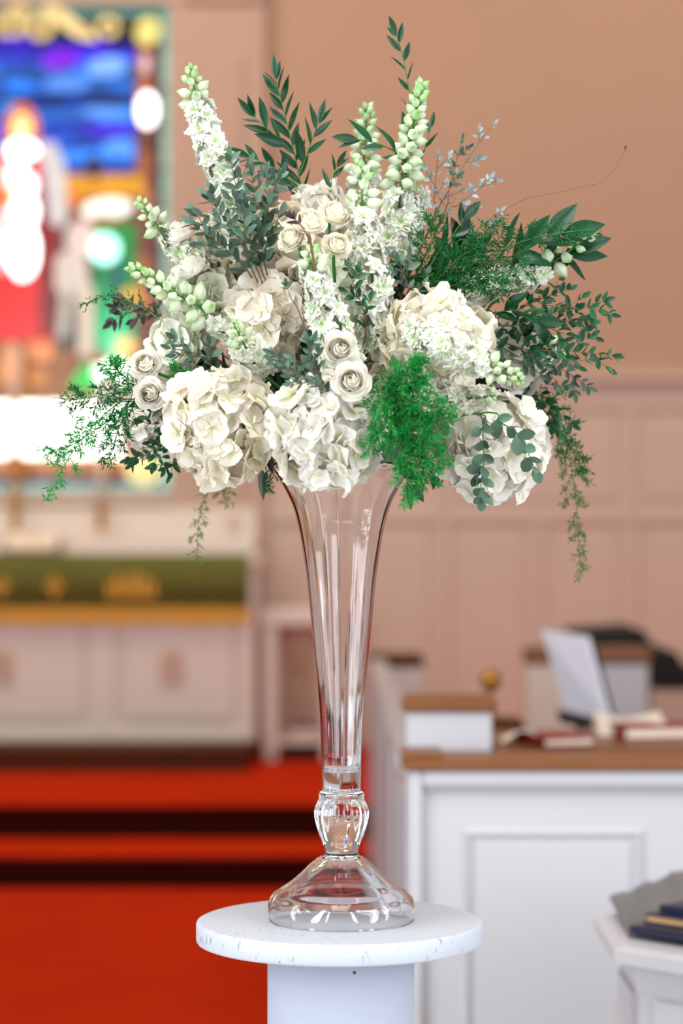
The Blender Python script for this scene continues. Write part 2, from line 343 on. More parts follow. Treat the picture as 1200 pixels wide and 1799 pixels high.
ell(142, 420, 28, 34, (216, 190, 182), 1.0, 4); ell(122, 480, 34, 40, (206, 190, 178), .95, 4); pane([(108, 500), (128, 500), (118, 590), (100, 596)], (190, 178, 164), .9, 5); pane([(136, 500), (164, 500), (164, 626), (138, 626)], (212, 190, 170), .95, 5)
quad(-230, 590, 238, 650, (122, 68, 22), .8, 1); quad(-230, 650, 238, 706, (150, 88, 22), .8, 1)
ell(20, 640, 20, 40, (232, 152, 92), 1.0, 4); ell(70, 614, 24, 22, (226, 134, 72), 1., 4); ell(66, 662, 18, 16, (196, 118, 24), .9, 4); ell(110, 640, 24, 26, (150, 86, 20), .8, 4)
pane([(122, 674), (150, 636), (172, 650), (172, 684), (124, 686)], (22, 190, 60), 1.0, 5); ell(196, 654, 34, 26, (236, 255, 232), 2.6, 5); ell(176, 632, 14, 10, (176, 40, 24), .9, 6); ell(222, 610, 18, 18, (250, 200, 120), 1.2, 6)
for k in range(6): quad(-230 + k * 78, 706, -230 + (k + 1) * 78 - (5 if k % 2 else 3), 804, (255, 250, 236), 3.2, 2)
ell(226, 770, 16, 40, (150, 60, 30), .8, 5)
# robed figure
pane([(-44, 300), (0, 268), (70, 268), (96, 320), (100, 440), (92, 600), (-40, 600), (-52, 430)], (214, 22, 14), 1.0, 4)
pane([(62, 300), (76, 290), (96, 420), (96, 580), (70, 600)], (130, 12, 14), .8, 5); ell(-18, 520, 22, 66, (236, 30, 14), 1., 5)
pane([(68, 250), (96, 248), (114, 290), (118, 380), (108, 400), (84, 392), (76, 320)], (206, 200, 198), .95, 5)
ell(38, 232, 32, 52, (214, 110, 40), 1.0, 5); ell(38, 226, 18, 26, (250, 196, 140), 1.6, 6); ell(38, 264, 30, 18, (255, 252, 246), 3.2, 7)
pane([(6, 290), (46, 284), (44, 330), (8, 340)], (250, 230, 220), 2.2, 7); pane([(50, 280), (72, 276), (72, 330), (56, 330)], (206, 20, 60), .95, 6)
ell(46, 326, 18, 22, (255, 250, 246), 3.0, 7); ell(42, 372, 24, 36, (255, 252, 250), 3.2, 8); ell(40, 440, 28, 52, (255, 252, 248), 3.4, 8); ell(14, 346, 14, 18, (240, 140, 70), 1.2, 8); ell(0, 420, 16, 60, (214, 214, 214), 1.1, 6)

# ---------------- altar, its cloth, gradine, candlesticks, book
DA = 12.55; YA = DA - D0
al = thing('altar', W(5, 1345, DA), 'white panelled altar with carved arch emblems under the green frontal', 'altar')
ax0, ax1 = wx(-440, DA), wx(446, DA); za = wz(978, DA)
MB().box(ax0, ax1, YA, YA + 0.75, 0.412, za - 0.05).build('body', 'altar_paint', al)
MB().box(ax0 - .03, ax1 + .03, YA - 0.04, YA + 0.78, za - 0.05, za, 0.01).build('altar_top', 'altar_paint', al)
for k in range(4):
    x = wx([-440, -143, 180, 446][k], DA); MB().box(max(x - .07, ax0), min(x + .07, ax1), YA - 0.022, YA, 0.45, 1.30, .006).build('stile', 'altar_paint', al)
MB().box(ax0, ax1, YA - 0.025, YA, 0.412, 0.47, .006).build('bottom_rail', 'altar_paint', al)
for a, b, e in ((-420, -164, -293), (-122, 160, 5), (202, 424, 303)):
    MB().box(wx(a + 14, DA), wx(b - 14, DA), YA - 0.02, YA, 0.52, 1.05, .012).build('panel', 'altar_paint', al)
    m = MB(); cx, cz = wx(e, DA), wz(1170, DA)
    pts = [(cx - .062, cz - .085), (cx + .062, cz - .085)] + [(cx + .062 * math.cos(PI * k / 10), cz + .03 + .07 * math.sin(PI * k / 10)) for k in range(11)]
    em = m.prism(pts, YA - .034, YA - .02).build('carved_emblem', 'carved_wood', al)
    MB().box(cx - .008, cx + .008, YA - .045, YA - .034, cz - .07, cz + .07).box(cx - .035, cx + .035, YA - .045, YA - .034, cz + .015, cz + .03).build('cross', 'wainscot_paint', em)
fr = thing('altar_frontal', W(5, 1095, DA - .06), 'green altar frontal with gold fringe and gold embroidery hanging over the altar', 'altar cloth')
fx1 = wx(438, DA); z1, z2 = wz(1068, DA), wz(1096, DA)
m = MB(); n = 120; v = []; f = []
for j, z in enumerate((za + .004, za + .004, z1)):
    for i in range(n + 1):
        x = ax0 + .02 + (fx1 - ax0 - .02) * i / n; y = YA + .5 if j == 0 else YA - .05 - (.006 * math.sin(i * .55) + .004 * math.sin(i * 1.3)) * (j - 1)
        v.append((x, y, z))
for j in range(2):
    for i in range(n): f.append((j * (n + 1) + i, j * (n + 1) + i + 1, (j + 1) * (n + 1) + i + 1, (j + 1) * (n + 1) + i))
m.add(v, f); cl = m.build('cloth', 'green_cloth', fr, True); md = cl.modifiers.new('thick', 'SOLIDIFY'); md.thickness = .004
m = MB()
for i in range(220):
    x = ax0 + .02 + (fx1 - ax0 - .02) * i / 220; m.box(x, x + .0098, YA - .062, YA - .052, z2 + R.uniform(-.006, .006), z1 + .004)
tag(m.build('fringe', 'gold_thread', fr), kind='stuff')
for cx in (230, -220):
    for k, h in enumerate((16, 24, 20, 26, 22, 17)):
        x = wx(cx - 40 + k * 15, DA); MB().box(x, x + .028, YA - .066, YA - .056, wz(1050, DA), wz(1052 - h * 1.8, DA), .003).build('embroidery', 'gold_thread', fr)
for cx in (98, -88, 5):
    MB().box(wx(cx - 4, DA), wx(cx + 4, DA), YA - .066, YA - .056, wz(1050, DA), wz(1012, DA), .003).box(wx(cx - 15, DA), wx(cx + 15, DA), YA - .066, YA - .056, wz(1034, DA), wz(1024, DA), .003).build('embroidered_cross', 'gold_thread', fr)
DGR = 13.15; gr = thing('gradine', W(5, 975, DGR), 'low white shelf at the back of the altar with gold rosette', 'shelf')
MB().box(wx(-440, DGR), wx(448, DGR), DGR - D0, YW - .13, za, wz(946, DGR), .008).build('shelf_body', 'altar_paint', gr)
MB().box(wx(-440, DGR), wx(448, DGR), YW - .135, YW - .02, za, wz(892, DGR), .008).build('back_board', 'altar_paint', gr)
m = MB(); cx, cz = wx(405, DGR), wz(921, DGR)
m.prism([(cx + (.05 if k % 2 else .036) * math.cos(PI * k / 8), cz + (.05 if k % 2 else .036) * math.sin(PI * k / 8)) for k in range(16)], YW - .15, YW - .135).build('rosette', 'carved_wood', gr)
def candlestick(px, ptop, pc, label):
    d = 13.28; b = W(px, 945, d); b.z = wz(946, DGR); t = thing('candlestick', b, label, 'candlestick', 'brass candlesticks behind the altar')
    zc = wz(pc, d) - b.z; zt_ = wz(ptop, d) - b.z
    MB().lathe([(.001, 0), (.075, 0), (.075, .02), (.05, .035), (.001, .036)], b, 24).build('foot', 'candle_wax', t, True)
    MB().lathe([(.001, .036), (.028, .036), (.018, .07), (.03, zc * .4), (.016, zc * .55), (.034, zc * .72), (.016, zc * .85), (.04, zc - .01), (.04, zc), (.001, zc)], b, 20).build('brass_stem', 'brass', t, True)
    MB().lathe([(.001, zc), (.021, zc), (.021, zt_ - .01), (.012, zt_), (.001, zt_)], b, 16).build('candle', 'candle_wax', t, True)
    MB().tube([b + Vector((0, 0, zt_)), b + Vector((.003, 0, zt_ + .02))], .002).build('wick', 'black_metal', t)
candlestick(178, 795, 885, 'brass candlestick with short pale candle, right of the taller one below the stained glass')
candlestick(27, 612, 800, 'tall brass candlestick with long candle in front of the stained glass figure')
bk = thing('altar_book', W(55, 974, 12.85), 'open cream paged book on a low wooden stand atop the altar', 'book')
b = W(55, 974, 12.85); b.z = za + .005
MB().add([b + Vector(p) for p in ((-.16, -.1, 0), (.16, -.1, 0), (.16, .12, 0), (-.16, .12, 0), (-.16, -.1, .02), (.16, -.1, .02), (.16, .12, .09), (-.16, .12, .09))], [(3, 2, 1, 0), (4, 5, 6, 7), (0, 1, 5, 4), (1, 2, 6, 5), (2, 3, 7, 6), (3, 0, 4, 7)]).build('stand', 'oak', bk)
for s in (-1, 1):
    v = []; 
    for j in range(2):
        for i in range(7):
            u = i / 6; v.append(b + Vector((s * (.004 + .13 * u), -.09 + .2 * j, .03 + .06 * j + .022 * math.sin(u * PI * .8))))
            v.append(b + Vector((s * (.004 + .13 * u), -.09 + .2 * j, .022 + .064 * j)))
    f = []
    for i in range(6):
        a = 2 * i; f += [(a, a + 2, a + 16, a + 14), (a + 1, a + 15, a + 17, a + 3), (a, a + 1, a + 3, a + 2), (a + 14, a + 16, a + 17, a + 15)]
    f += [(0, 14, 15, 1), (12, 13, 27, 26)]
    MB().add(v, f).build('page_block', 'paper', bk, False)
# ---------------- side table right of the altar
DT = 12.7; YT = DT - D0
tb = thing('side_table', W(520, 1345, DT), 'white open side table standing right of the altar behind the vase', 'table')
tx0, tx1 = wx(463, DT), wx(590, DT); tz = wz(1072, DT)
MB().box(tx0 - .015, tx1 + .015, YT - .02, YT + .42, tz - .08, tz, .008).build('tabletop', 'altar_paint', tb)
MB().box(tx0 + .08, tx1 - .02, YT + .36, YT + .38, wz(1150, DT), tz - .08).build('apron', 'carved_wood', tb)
for x in (tx0, tx1 - .07):
    for y in (YT, YT + .34): MB().box(x, x + .07, y, y + .06, .29, tz - .08, .005).build('leg', 'altar_paint', tb)
sz = wz(1298, DT); MB().box(tx0 + .01, tx1 - .01, YT + .02, YT + .4, sz - .03, sz).build('lower_shelf', 'altar_paint', tb)
o = thing('shelf_book', Vector((wx(536, DT), YT + .1, sz)), 'dark blue book lying on the lower shelf of the side table', 'book'); p = o.location
MB().box(p.x - .075, p.x + .075, p.y - .06, p.y + .14, sz + .004, sz + .05).build('pages', 'paper', o)
MB().box(p.x - .08, p.x + .08, p.y - .065, p.y + .145, sz + .05, sz + .062, .003).box(p.x - .08, p.x + .08, p.y - .065, p.y + .145, sz, sz + .006, .002).build('cover', 'blue_cover', o)
o = thing('storage_box', Vector((wx(530, DT), YT + .2, .29)), 'black box on the floor under the side table shelf', 'box'); p = o.location
MB().box(p.x - .09, p.x + .1, p.y - .1, p.y + .12, .29, sz - .07, .006).build('box_body', 'black_cloth', o); MB().box(p.x - .095, p.x + .105, p.y - .105, p.y + .125, sz - .07, sz - .045, .004).build('lid', 'black_metal', o)

# ---------------- choir stall on the right
DC = 5.0; YC = DC - D0
cs = thing('choir_stall', W(720, 1799, DC) * 1.0, 'white panelled choir stall front with oak cap rail behind the pedestal', 'choir stall'); cs.location.z = 0
cx0 = wx(722, DC); zc = wz(1350, DC); cx1 = 2.4
MB().box(cx0, cx1, YC, YC + .05, 0, zc).build('front_board', 'stall_paint', cs)
zb = wz(1800, DC) - .45
MB().box(cx0 - .008, cx0 + .024, YC - .028, YC + .05, 0, zc, .006).build('corner_post', 'stall_paint', cs)
MB().box(cx0 + .024, cx1, YC - .028, YC, wz(1380, DC), zc, .006).build('top_moulding', 'stall_paint', cs)
MB().box(cx0 + .024, cx1, YC - .014, YC, wz(1389, DC), wz(1380, DC), .004).build('top_bead', 'stall_paint', cs)
MB().box(cx0 + .024, cx0 + .032, YC - .014, YC, 0, wz(1389, DC), .003).build('side_bead', 'stall_paint', cs)
def ring(x0, x1, z0, z1, w, y0, y1, name, mat, parent):   # mitred picture-frame moulding
    o_ = [(x0, z0), (x1, z0), (x1, z1), (x0, z1)]; i_ = [(x0 + w, z0 + w), (x1 - w, z0 + w), (x1 - w, z1 - w), (x0 + w, z1 - w)]
    mm = [((a[0] + b[0]) / 2, (a[1] + b[1]) / 2) for a, b in zip(o_, i_)]
    v = [(x, y1, z) for x, z in o_] + [(x, y0, z) for x, z in mm] + [(x, y1, z) for x, z in i_]
    f = [(k, (k + 1) % 4, 4 + (k + 1) % 4, 4 + k) for k in range(4)] + [(4 + k, 4 + (k + 1) % 4, 8 + (k + 1) % 4, 8 + k) for k in range(4)]
    return MB().add(v, f).build(name, mat, parent)
pw = wx(1135, DC) - wx(808, DC)
for k in range(4):
    a = wx(808, DC) + k * (pw + .12)
    ring(a, a + pw, .16, wz(1452, DC), .028, YC - .012, YC + .001, 'panel_moulding', 'stall_paint', cs)
    MB().box(a + .03, a + pw - .03, YC - .008, YC + .01, .19, wz(1452, DC) - .03, .005).build('raised_panel', 'stall_paint', cs)
MB().box(cx0 - .02, cx1, YC - .045, YC + .12, zc, wz(1328, DC), .006).build('cap_rail', 'oak', cs)
MB().box(cx0 - .022, cx0 + .068, YC - .046, YC + .12, wz(1330, DC), wz(1321, DC), .005).build('cap_rail_end', 'oak', cs)
# side running back to the wall
sxa, sxb = cx0 - .006, wx(652, 9.5); ya, yb = YC + .36, 9.5 - D0
zs = 1.0
MB().add([(sxa, ya, 0), (sxa + .05, ya, 0), (sxb + .05, yb, 0), (sxb, yb, 0), (sxa, ya, zs), (sxa + .05, ya, zs), (sxb + .05, yb, zs), (sxb, yb, zs)], [(3, 2, 1, 0), (4, 5, 6, 7), (0, 1, 5, 4), (1, 2, 6, 5), (2, 3, 7, 6), (3, 0, 4, 7)]).build('side_board', 'stall_paint', cs)
for t in (.0, .2, .45, .7, .96):
    x = sxa + (sxb - sxa) * t; y = ya + (yb - ya) * t
    MB().box(x - .008, x + .012, y, y + .12, 0, zs - .01, .003).build('side_stile', 'stall_paint', cs)
MB().add([(sxa - .005, ya + .4, zs), (sxa + .055, ya + .4, zs), (sxb + .055, yb, zs), (sxb - .005, yb, zs), (sxa - .005, ya + .4, zs + .02), (sxa + .055, ya + .4, zs + .02), (sxb + .055, yb, zs + .02), (sxb - .005, yb, zs + .02)], [(3, 2, 1, 0), (4, 5, 6, 7), (0, 1, 5, 4), (1, 2, 6, 5), (2, 3, 7, 6), (3, 0, 4, 7)]).build('side_cap', 'stall_paint', cs)
def pew_end(px0, px1, pt, pcap, d, label, mat='stall_paint', deep=.12, bottom=0.0):
    x0, x1 = wx(px0, d), wx(px1, d); y = d - D0; zt2, zm = wz(pt, d), wz(pcap, d)
    t = thing('pew_end', Vector(((x0 + x1) / 2, y, bottom)), label, 'pew end', 'pew ends of the choir')
    MB().box(x0 + .006, x1 - .004, y, y + deep, bottom, zm, .004).build('end_board', mat, t)
    MB().box(x0 - .002, x1 + .006, y - .015, y + deep + .015, zm, zt2, .006).build('cap', 'oak' if d < 8 else 'dark_oak', t)
pew_end(708, 868, 1226, 1250, 5.22, 'white pew end with oak cap just behind the choir rail')
pew_end(648, 742, 1154, 1172, 9.6, 'far pew end with dark oak cap beside the vase', 'altar_paint', .3)
# choir desk, pew behind it, music stand, covered organ
DD = 5.5
dk = thing('choir_desk', Vector((wx(1000, DD), DD - D0, 0)), 'brown wooden choir desk behind the cap rail', 'desk')
dx0 = wx(880, DD); 
MB().box(dx0, 2.3, 5.40 - D0, 5.98 - D0, 1.035, 1.06, .005).build('desk_top', 'oak', dk)
MB().box(dx0, 2.3, 5.38 - D0, 5.40 - D0, 1.02, 1.072, .004).build('book_ledge', 'dark_oak', dk)
for x in (dx0, 1.2, 2.26): MB().box(x, x + .04, 5.44 - D0, 5.94 - D0, 0, 1.035).build('desk_side', 'dark_oak', dk)
def desk_z(d): return 1.056
def book(name, px, d, w, dep, h, rot, cover, label):
    p = Vector((wx(px, d), d - D0, desk_z(d) + .006)); o = thing(name, p, label, 'book')
    a = MB().box(-w / 2 + .004, w / 2 - .004, -dep / 2 + .004, dep / 2 - .004, .004, h - .004).build('pages', 'paper', o)
    c = MB().box(-w / 2, w / 2, -dep / 2, dep / 2, h - .004, h).box(-w / 2, w / 2, -dep / 2, dep / 2, 0, .004).box(-w / 2, -w / 2 + .004, -dep / 2, dep / 2, 0, h).build('cover', cover, o)
    for q in (a, c): q.data.transform(Matrix.Translation(top_of(o))); q.data.transform(Matrix.Rotation(rot, 4, 'Z'))
book('red_hymnal', 975, 5.62, .13, .16, .022, .35, 'red_cover', 'red hymnal lying on the choir desk left of the music stand')
book('red_folder', 1172, 5.8, .26, .14, .03, .2, 'red_cover', 'red folder on the choir desk at the right edge')
o = thing('loose_sheets', Vector((wx(925, 5.65), 5.65 - D0, desk_z(5.65))), 'curled cream paper sheets on the choir desk beside the white pew end', 'paper'); p = o.location + Vector((0, 0, .006))
v = []; f = []
for i in range(9):
    for j in range(2):
        u = i / 8; v.append(p + Vector((-.06 + .12 * u, -.06 + .12 * j + .02 * u, .005 + .03 * math.sin(u * PI * 1.2) * (1 - .5 * j))))
for i in range(8): f.append((2 * i, 2 * i + 2, 2 * i + 3, 2 * i + 1))
q = MB().add(v, f).build('sheet', 'paper', o, True); q.modifiers.new('t', 'SOLIDIFY').thickness = .004
o = thing('open_songbook', Vector((wx(1105, 5.86), 5.86 - D0, desk_z(5.86))), 'cream songbook propped open below the white panel on the choir desk', 'book'); p = o.location + Vector((0, 0, .006))
for s in (-1, 1):
    MB().add([p + Vector(k) for k in ((0, -.07, .012), (s * .08, -.07, .03), (s * .08, .07, .05), (0, .07, .03), (0, -.07, 0), (s * .08, -.07, 0), (s * .08, .07, 0), (0, .07, 0))], [(0, 1, 2, 3), (7, 6, 5, 4), (0, 4, 5, 1), (1, 5, 6, 2), (2, 6, 7, 3), (3, 7, 4, 0)]).build('page_block', 'paper', o)
DP = 8.6
pw_ = thing('choir_pew', Vector((wx(1030, DP), DP - D0, 0)), 'choir pew back with brown wooden cap behind the music stand', 'pew')
px0, px1 = wx(925, DP), wx(1140, DP)
MB().box(px0, px1, DP - D0, DP - D0 + .05, 0, wz(1165, DP)).build('back_board', 'wainscot_paint', pw_)
MB().box(wx(1052, DP), wx(1136, DP), DP - D0 - .02, DP - D0, .7, wz(1168, DP), .005).build('back_panel', 'stall_paint', pw_)
MB().box(px0 - .01, px1 + .01, DP - D0 - .03, DP - D0 + .08, wz(1166, DP), wz(1136, DP), .012).build('cap', 'oak', pw_)
DM = 6.5; ms = thing('music_stand', Vector((wx(1030, DM), DM - D0, 0)), 'music stand holding tilted white sheets behind the choir rail', 'music stand')
A, B_, C_, E_ = W(957, 1106, DM + .1), W(1036, 1118, DM - .1), W(1076, 1266, DM - .25), W(1000, 1248, DM - .02)
def slab(P, nrm, t): 
    n_ = Vector(nrm).normalized() * t; return MB().add(P + [p + n_ for p in P], [(0, 1, 2, 3), (7, 6, 5, 4), (0, 4, 5, 1), (1, 5, 6, 2), (2, 6, 7, 3), (3, 7, 4, 0)])
nn = (B_ - A).cross(E_ - A).normalized()
if nn.y < 0: nn = -nn
slab([A, B_, C_, E_], nn, .012).build('desk_plate', 'black_metal', ms)
slab([A - nn * .012, B_ - nn * .012, C_ - nn * .012, E_ - nn * .012], nn, .01).build('sheet_music', 'sheet_paper', ms)
dn = (E_ - A).normalized() * .035
slab([E_ - nn * .04, C_ - nn * .04, C_ - nn * .04 + dn, E_ - nn * .04 + dn], nn, .055).build('ledge', 'black_metal', ms)
mid = (A + C_) / 2 + nn * .014
MB().tube([mid, mid + Vector((0, .05, -.1)), Vector((mid.x, mid.y + .05, .02))], .011, 8).build('pole', 'black_metal', ms, True)
for k in range(3):
    a = 2 * PI * k / 3 + .4; MB().tube([(mid.x, mid.y + .05, .16), (mid.x + .2 * math.cos(a), mid.y + .05 + .2 * math.sin(a), .008)], .007, 6).build('foot', 'black_metal', ms)
DO = 9.3; og = thing('covered_cabinet', Vector((wx(1150, DO), DO - D0, 0)), 'black covered cabinet at the right behind the choir pew', 'cabinet')
MB().box(wx(1035, DO), wx(1420, DO), DO - D0, DO - D0 + .5, .1, wz(1180, DO), .01).build('cabinet_body', 'dark_oak', og)
oz = lambda y: wz(y, DO)
pts = [(wx(1012, DO), oz(1112)), (wx(1030, DO), oz(1150)), (wx(1138, DO), oz(1150)), (wx(1142, DO), oz(1205)), (wx(1425, DO), oz(1205)), (wx(1425, DO), oz(1190)), (wx(1205, DO), oz(1180)), (wx(1188, DO), oz(1146)), (wx(1150, DO), oz(1142)), (wx(1134, DO), oz(1112)), (wx(1124, DO), oz(1105))]
MB().prism(pts, DO - D0 - .04, DO - D0 + .52).build('black_cover', 'black_cloth', og)
MB().box(wx(1142, DO), wx(1400, DO), DO - D0 - .012, DO - D0, .3, oz(1210), .006).build('front_panel', 'carved_wood', og)
DL = 6.75; lm = thing('brass_lamp', Vector((wx(862, DL), DL - D0, 1.02)), 'small brass knobbed lamp standing behind the white pew end', 'lamp'); p = lm.location; zt3 = wz(1178, DL)
MB().box(p.x - .05, p.x + .09, p.y - .1, p.y + .12, 0, 1.02, .005).build('bracket', 'dark_oak', lm)
MB().lathe([(.001, 0), (.03, 0), (.028, .012), (.007, .02), (.007, zt3 - p.z - .05), (.001, zt3 - p.z - .05)], p, 16).build('stem', 'brass', lm, True)
MB().lathe([(.006, zt3 - p.z - .06), (.024, zt3 - p.z - .045), (.03, zt3 - p.z - .02), (.02, zt3 - p.z), (.001, zt3 - p.z + .002)], p, 16).build('shade', 'brass', lm, True)

# ---------------- octagonal font with books at the lower right
DF = 4.3
zr = .866
def octo(cx, cy, r, z, a0=PI / 8): return [Vector((cx + r * math.cos(a0 + k * PI / 4), cy + r * math.sin(a0 + k * PI / 4), z)) for k in range(8)]
cB = Vector((wx(1078, 4.05), 4.05 - D0, 0))           # front-left corner
r_f = .42
a_ = PI + PI / 8
fc = Vector((cB.x - r_f * math.cos(a_), cB.y - r_f * math.sin(a_), 0))
ft = thing('book_stand', Vector((fc.x, fc.y, 0)), 'white octagonal panelled stand with stepped moulding at the lower right', 'stand')
def octa(name, rows, mat='stall_paint'):
    m = MB(); v = []; f = []
    for r, z in rows: v += octo(fc.x, fc.y, r, z)
    for i in range(len(rows) - 1):
        for k in range(8): f.append((i * 8 + k, i * 8 + (k + 1) % 8, i * 8 + 8 + (k + 1) % 8, i * 8 + 8 + k))
    f.append(list(range(7, -1, -1))); f.append([(len(rows) - 1) * 8 + k for k in range(8)])
    return m.add(v, f).build(name, mat, ft)
octa('top_slab', [(.395, zr - .028), (.418, zr - .022), (.42, zr), (.40, zr + .006)])
octa('cornice', [(.375, zr - .075), (.38, zr - .055), (.392, zr - .028)])
octa('body', [(.372, .35), (.372, zr - .075)])
octa('waist_moulding', [(.372, .65), (.392, .665), (.396, .685), (.372, .715)])
octa('plinth', [(.42, 0), (.42, .3), (.38, .35)])
for k in range(8):
    p0, p1 = octo(fc.x, fc.y, .372, 0)[k], octo(fc.x, fc.y, .372, 0)[(k + 1) % 8]; n_ = ((p0 + p1) / 2 - fc); n_.z = 0; n_.normalize(); t_ = (p1 - p0)
    for za_, zb_ in ((.38, .64), (.722, zr - .082)):
        P = [p0 + t_ * .14 + Vector((0, 0, za_)), p0 + t_ * .86 + Vector((0, 0, za_)), p0 + t_ * .86 + Vector((0, 0, zb_)), p0 + t_ * .14 + Vector((0, 0, zb_))]
        slab(P, n_, .008).build('panel', 'stall_paint', ft)
# grey pleated cloth draped over the back rim
gc = thing('grey_cloth', Vector((fc.x, fc.y, zr + .006)), 'grey ribbed velvet cloth draped across the white stand behind the books', 'cloth')
c0, c1, c2, c3 = W(1070, 1604, 4.42), W(1106, 1660, 4.12), W(1330, 1610, 4.12), W(1240, 1552, 4.50)
v = []; f = []; nu, nv = 40, 8
for j in range(nv + 1):
    for i in range(nu + 1):
        u, w_ = i / nu, j / nv; p = (c1.lerp(c2, u)).lerp(c0.lerp(c3, u), w_); p.z = zr + .0095 + .055 * w_ * u + .02 * w_ + (.0030 * math.sin(u * 22) + .0010 * math.sin(u * 51)) * w_; v.append(p)
for j in range(nv):
    for i in range(nu): f.append((j * (nu + 1) + i, j * (nu + 1) + i + 1, (j + 1) * (nu + 1) + i + 1, (j + 1) * (nu + 1) + i))
q = MB().add(v, f).build('fabric', 'grey_velvet', gc, True); q.modifiers.new('t', 'SOLIDIFY').thickness = .005
BP = Vector((wx(1105, 4.12), 4.12 - D0, 0)); bu, bv = Vector((.707, -.707, 0)), Vector((.707, .707, 0))
def hymnal(name, a, b, w, dep, z, h, spine, label):
    c = BP + bu * (a + w / 2) + bv * (b + dep / 2); o = thing(name, Vector((c.x, c.y, z)), label, 'book', 'books on the white stand'); T = Matrix.Rotation(-PI / 4, 4, 'Z')
    sy = (-dep / 2, -dep / 2 + .004) if spine < 0 else (dep / 2 - .004, dep / 2)
    for nm, m, mt in (('pages', MB().box(-w / 2 + .006, w / 2 - .004, -dep / 2 + .005, dep / 2 - .005, .003, h - .003), 'page_edge'),
                      ('cover', MB().box(-w / 2, w / 2, -dep / 2, dep / 2, h - .003, h, .001).box(-w / 2, w / 2, -dep / 2, dep / 2, 0, .003, .001).box(-w / 2, w / 2, *sy, 0, h, .001), 'navy_cover')):
        q = put(mesh(nm, m.v, m.f, mt), nm, o); q.matrix_basis = T
hymnal('navy_hymnal', 0, 0, .25, .17, zr + .016, .013, -1, 'thin navy book along the front edge of the white stand')
hymnal('navy_hymnal', .0, .04, .24, .13, zr + .0295, .016, 1, 'navy book showing tan page edges in the middle of the book pile')
hymnal('navy_hymnal', .012, .068, .22, .10, zr + .046, .012, -1, 'topmost navy book of the pile on the white stand')

# ================================================================== PEDESTAL AND VASE
zp = wz(1616, D0)
pd = thing('pedestal', (0, 0, 0), 'round white painted wooden pedestal with scuffed edge holding the vase', 'pedestal')
PX = wx(596.5, D0); rd = 251.5 * S
th = 37 * S; e = .004
td = MB().lathe([(.0001, 0), (rd - e, 0), (rd - e * .3, e * .3), (rd, e), (rd, th - e), (rd - e * .3, th - e * .3), (rd - e, th), (.0001, th)], (PX, 0, zp - th), 128).build('top_disc', 'pedestal_paint', pd)
cr = 129 * S; cxx = wx(599, D0)
cl_ = MB().lathe([(.0001, 0), (cr, 0), (cr, zp - th), (.0001, zp - th)], (cxx, 0, 0), 96).build('column', 'column_paint', pd)
for o in (td, cl_):
    for pl in o.data.polygons: pl.use_smooth = abs(pl.normal.z) < .5
a = math.asin((622 - 599) * S / cr); hp = Vector((cxx + cr * math.sin(a), -cr * math.cos(a), wz(1709, D0 - cr)))
MB().add([hp + Matrix.Rotation(a, 3, 'Z') @ Vector((.0022 * math.cos(2 * PI * k / 10), -.0006, .0022 * math.sin(2 * PI * k / 10))) for k in range(10)] + [hp + Matrix.Rotation(a, 3, 'Z') @ Vector((0, -.0004, 0))], [(k, (k + 1) % 10, 10) for k in range(10)]).build('screw_hole', 'screw_dark', pd)
MB().lathe([(cr + .0, 0), (cr + .035, 0), (cr + .035, .02), (cr, .024)], (cxx, 0, 0), 64).build('base_ring', 'column_paint', pd)

VX = 0.0
def prof(pts, n): 
    q = catmull([(r, y, 0) for r, y in pts], n); return [(max(p.x, .02) * S, (1616 - p.y) * S) for p in q]
outer = prof([(131, 817), (118, 831), (101, 858), (87, 886), (77, 922), (69, 962), (62, 1010), (56, 1068), (49, 1142), (42.5, 1202), (38.5, 1250), (36.5, 1295), (34.5, 1345), (33.5, 1375), (33.5, 1386)], 70)
inner = prof([(.02, 1356), (17, 1356), (25, 1351), (28, 1338), (30, 1300), (33, 1250), (37.5, 1202), (44, 1142), (51.5, 1068), (58, 1010), (65.5, 962), (73.5, 922), (83.5, 886), (97.5, 858), (115, 829), (127, 815), (130, 814)], 80)
knop = prof([(33.5, 1386), (34, 1389), (38, 1391.5), (39.5, 1396), (38, 1401), (40, 1408), (44.5, 1418), (46, 1430), (44, 1445), (39, 1464), (33, 1480), (29.5, 1492), (29, 1498)], 50)
foot = prof([(29, 1498), (31, 1502), (44, 1509), (58, 1521), (72, 1535), (88, 1549), (104, 1560), (119, 1571), (126, 1584), (128, 1600), (127, 1611), (127, 1616), (123.5, 1616), (123.5, 1611), (124, 1600), (121.5, 1586), (114.5, 1575), (101, 1564.5), (85, 1553.5), (69, 1539.5), (55, 1526), (42, 1515.5), (30, 1509.5), (14, 1507), (.02, 1506.5)], 110)
zv = zp
vz = thing('glass_vase', (VX, 0, zv), 'tall clear fluted glass trumpet vase with bulbous stem and domed foot', 'vase')
def facet(a, n=16, ph=.0):                              # flat optic panels on a round wall
    b = (a + ph) % (2 * PI / n) - PI / n; return math.cos(PI / n) / math.cos(b)
def flute_out(i, a): return 1 + .10 * (facet(a, 16, .2) - 1)
def flute_in(i, a):
    k = min(1, max(0, (i - 6) / 12)) * min(1, max(0, (76 - i) / 26)); return 1 + .70 * k * (facet(a, 16, .05) - 1) * (1 + .25 * math.sin(3 * a))
m = MB().lathe(inner + outer, (VX, 0, zv), 192, lambda i, a: flute_in(i, a) if i < 80 else flute_out(i, a))
m.flip().build('trumpet_bowl', 'clear_glass', vz, True)
MB().lathe(knop, (VX, 0, zv), 128, lambda i, a: 1 + .05 * math.sin(PI * i / 49) ** 2 * math.cos(8 * a)).flip().build('bulb_stem', 'clear_glass', vz, True)
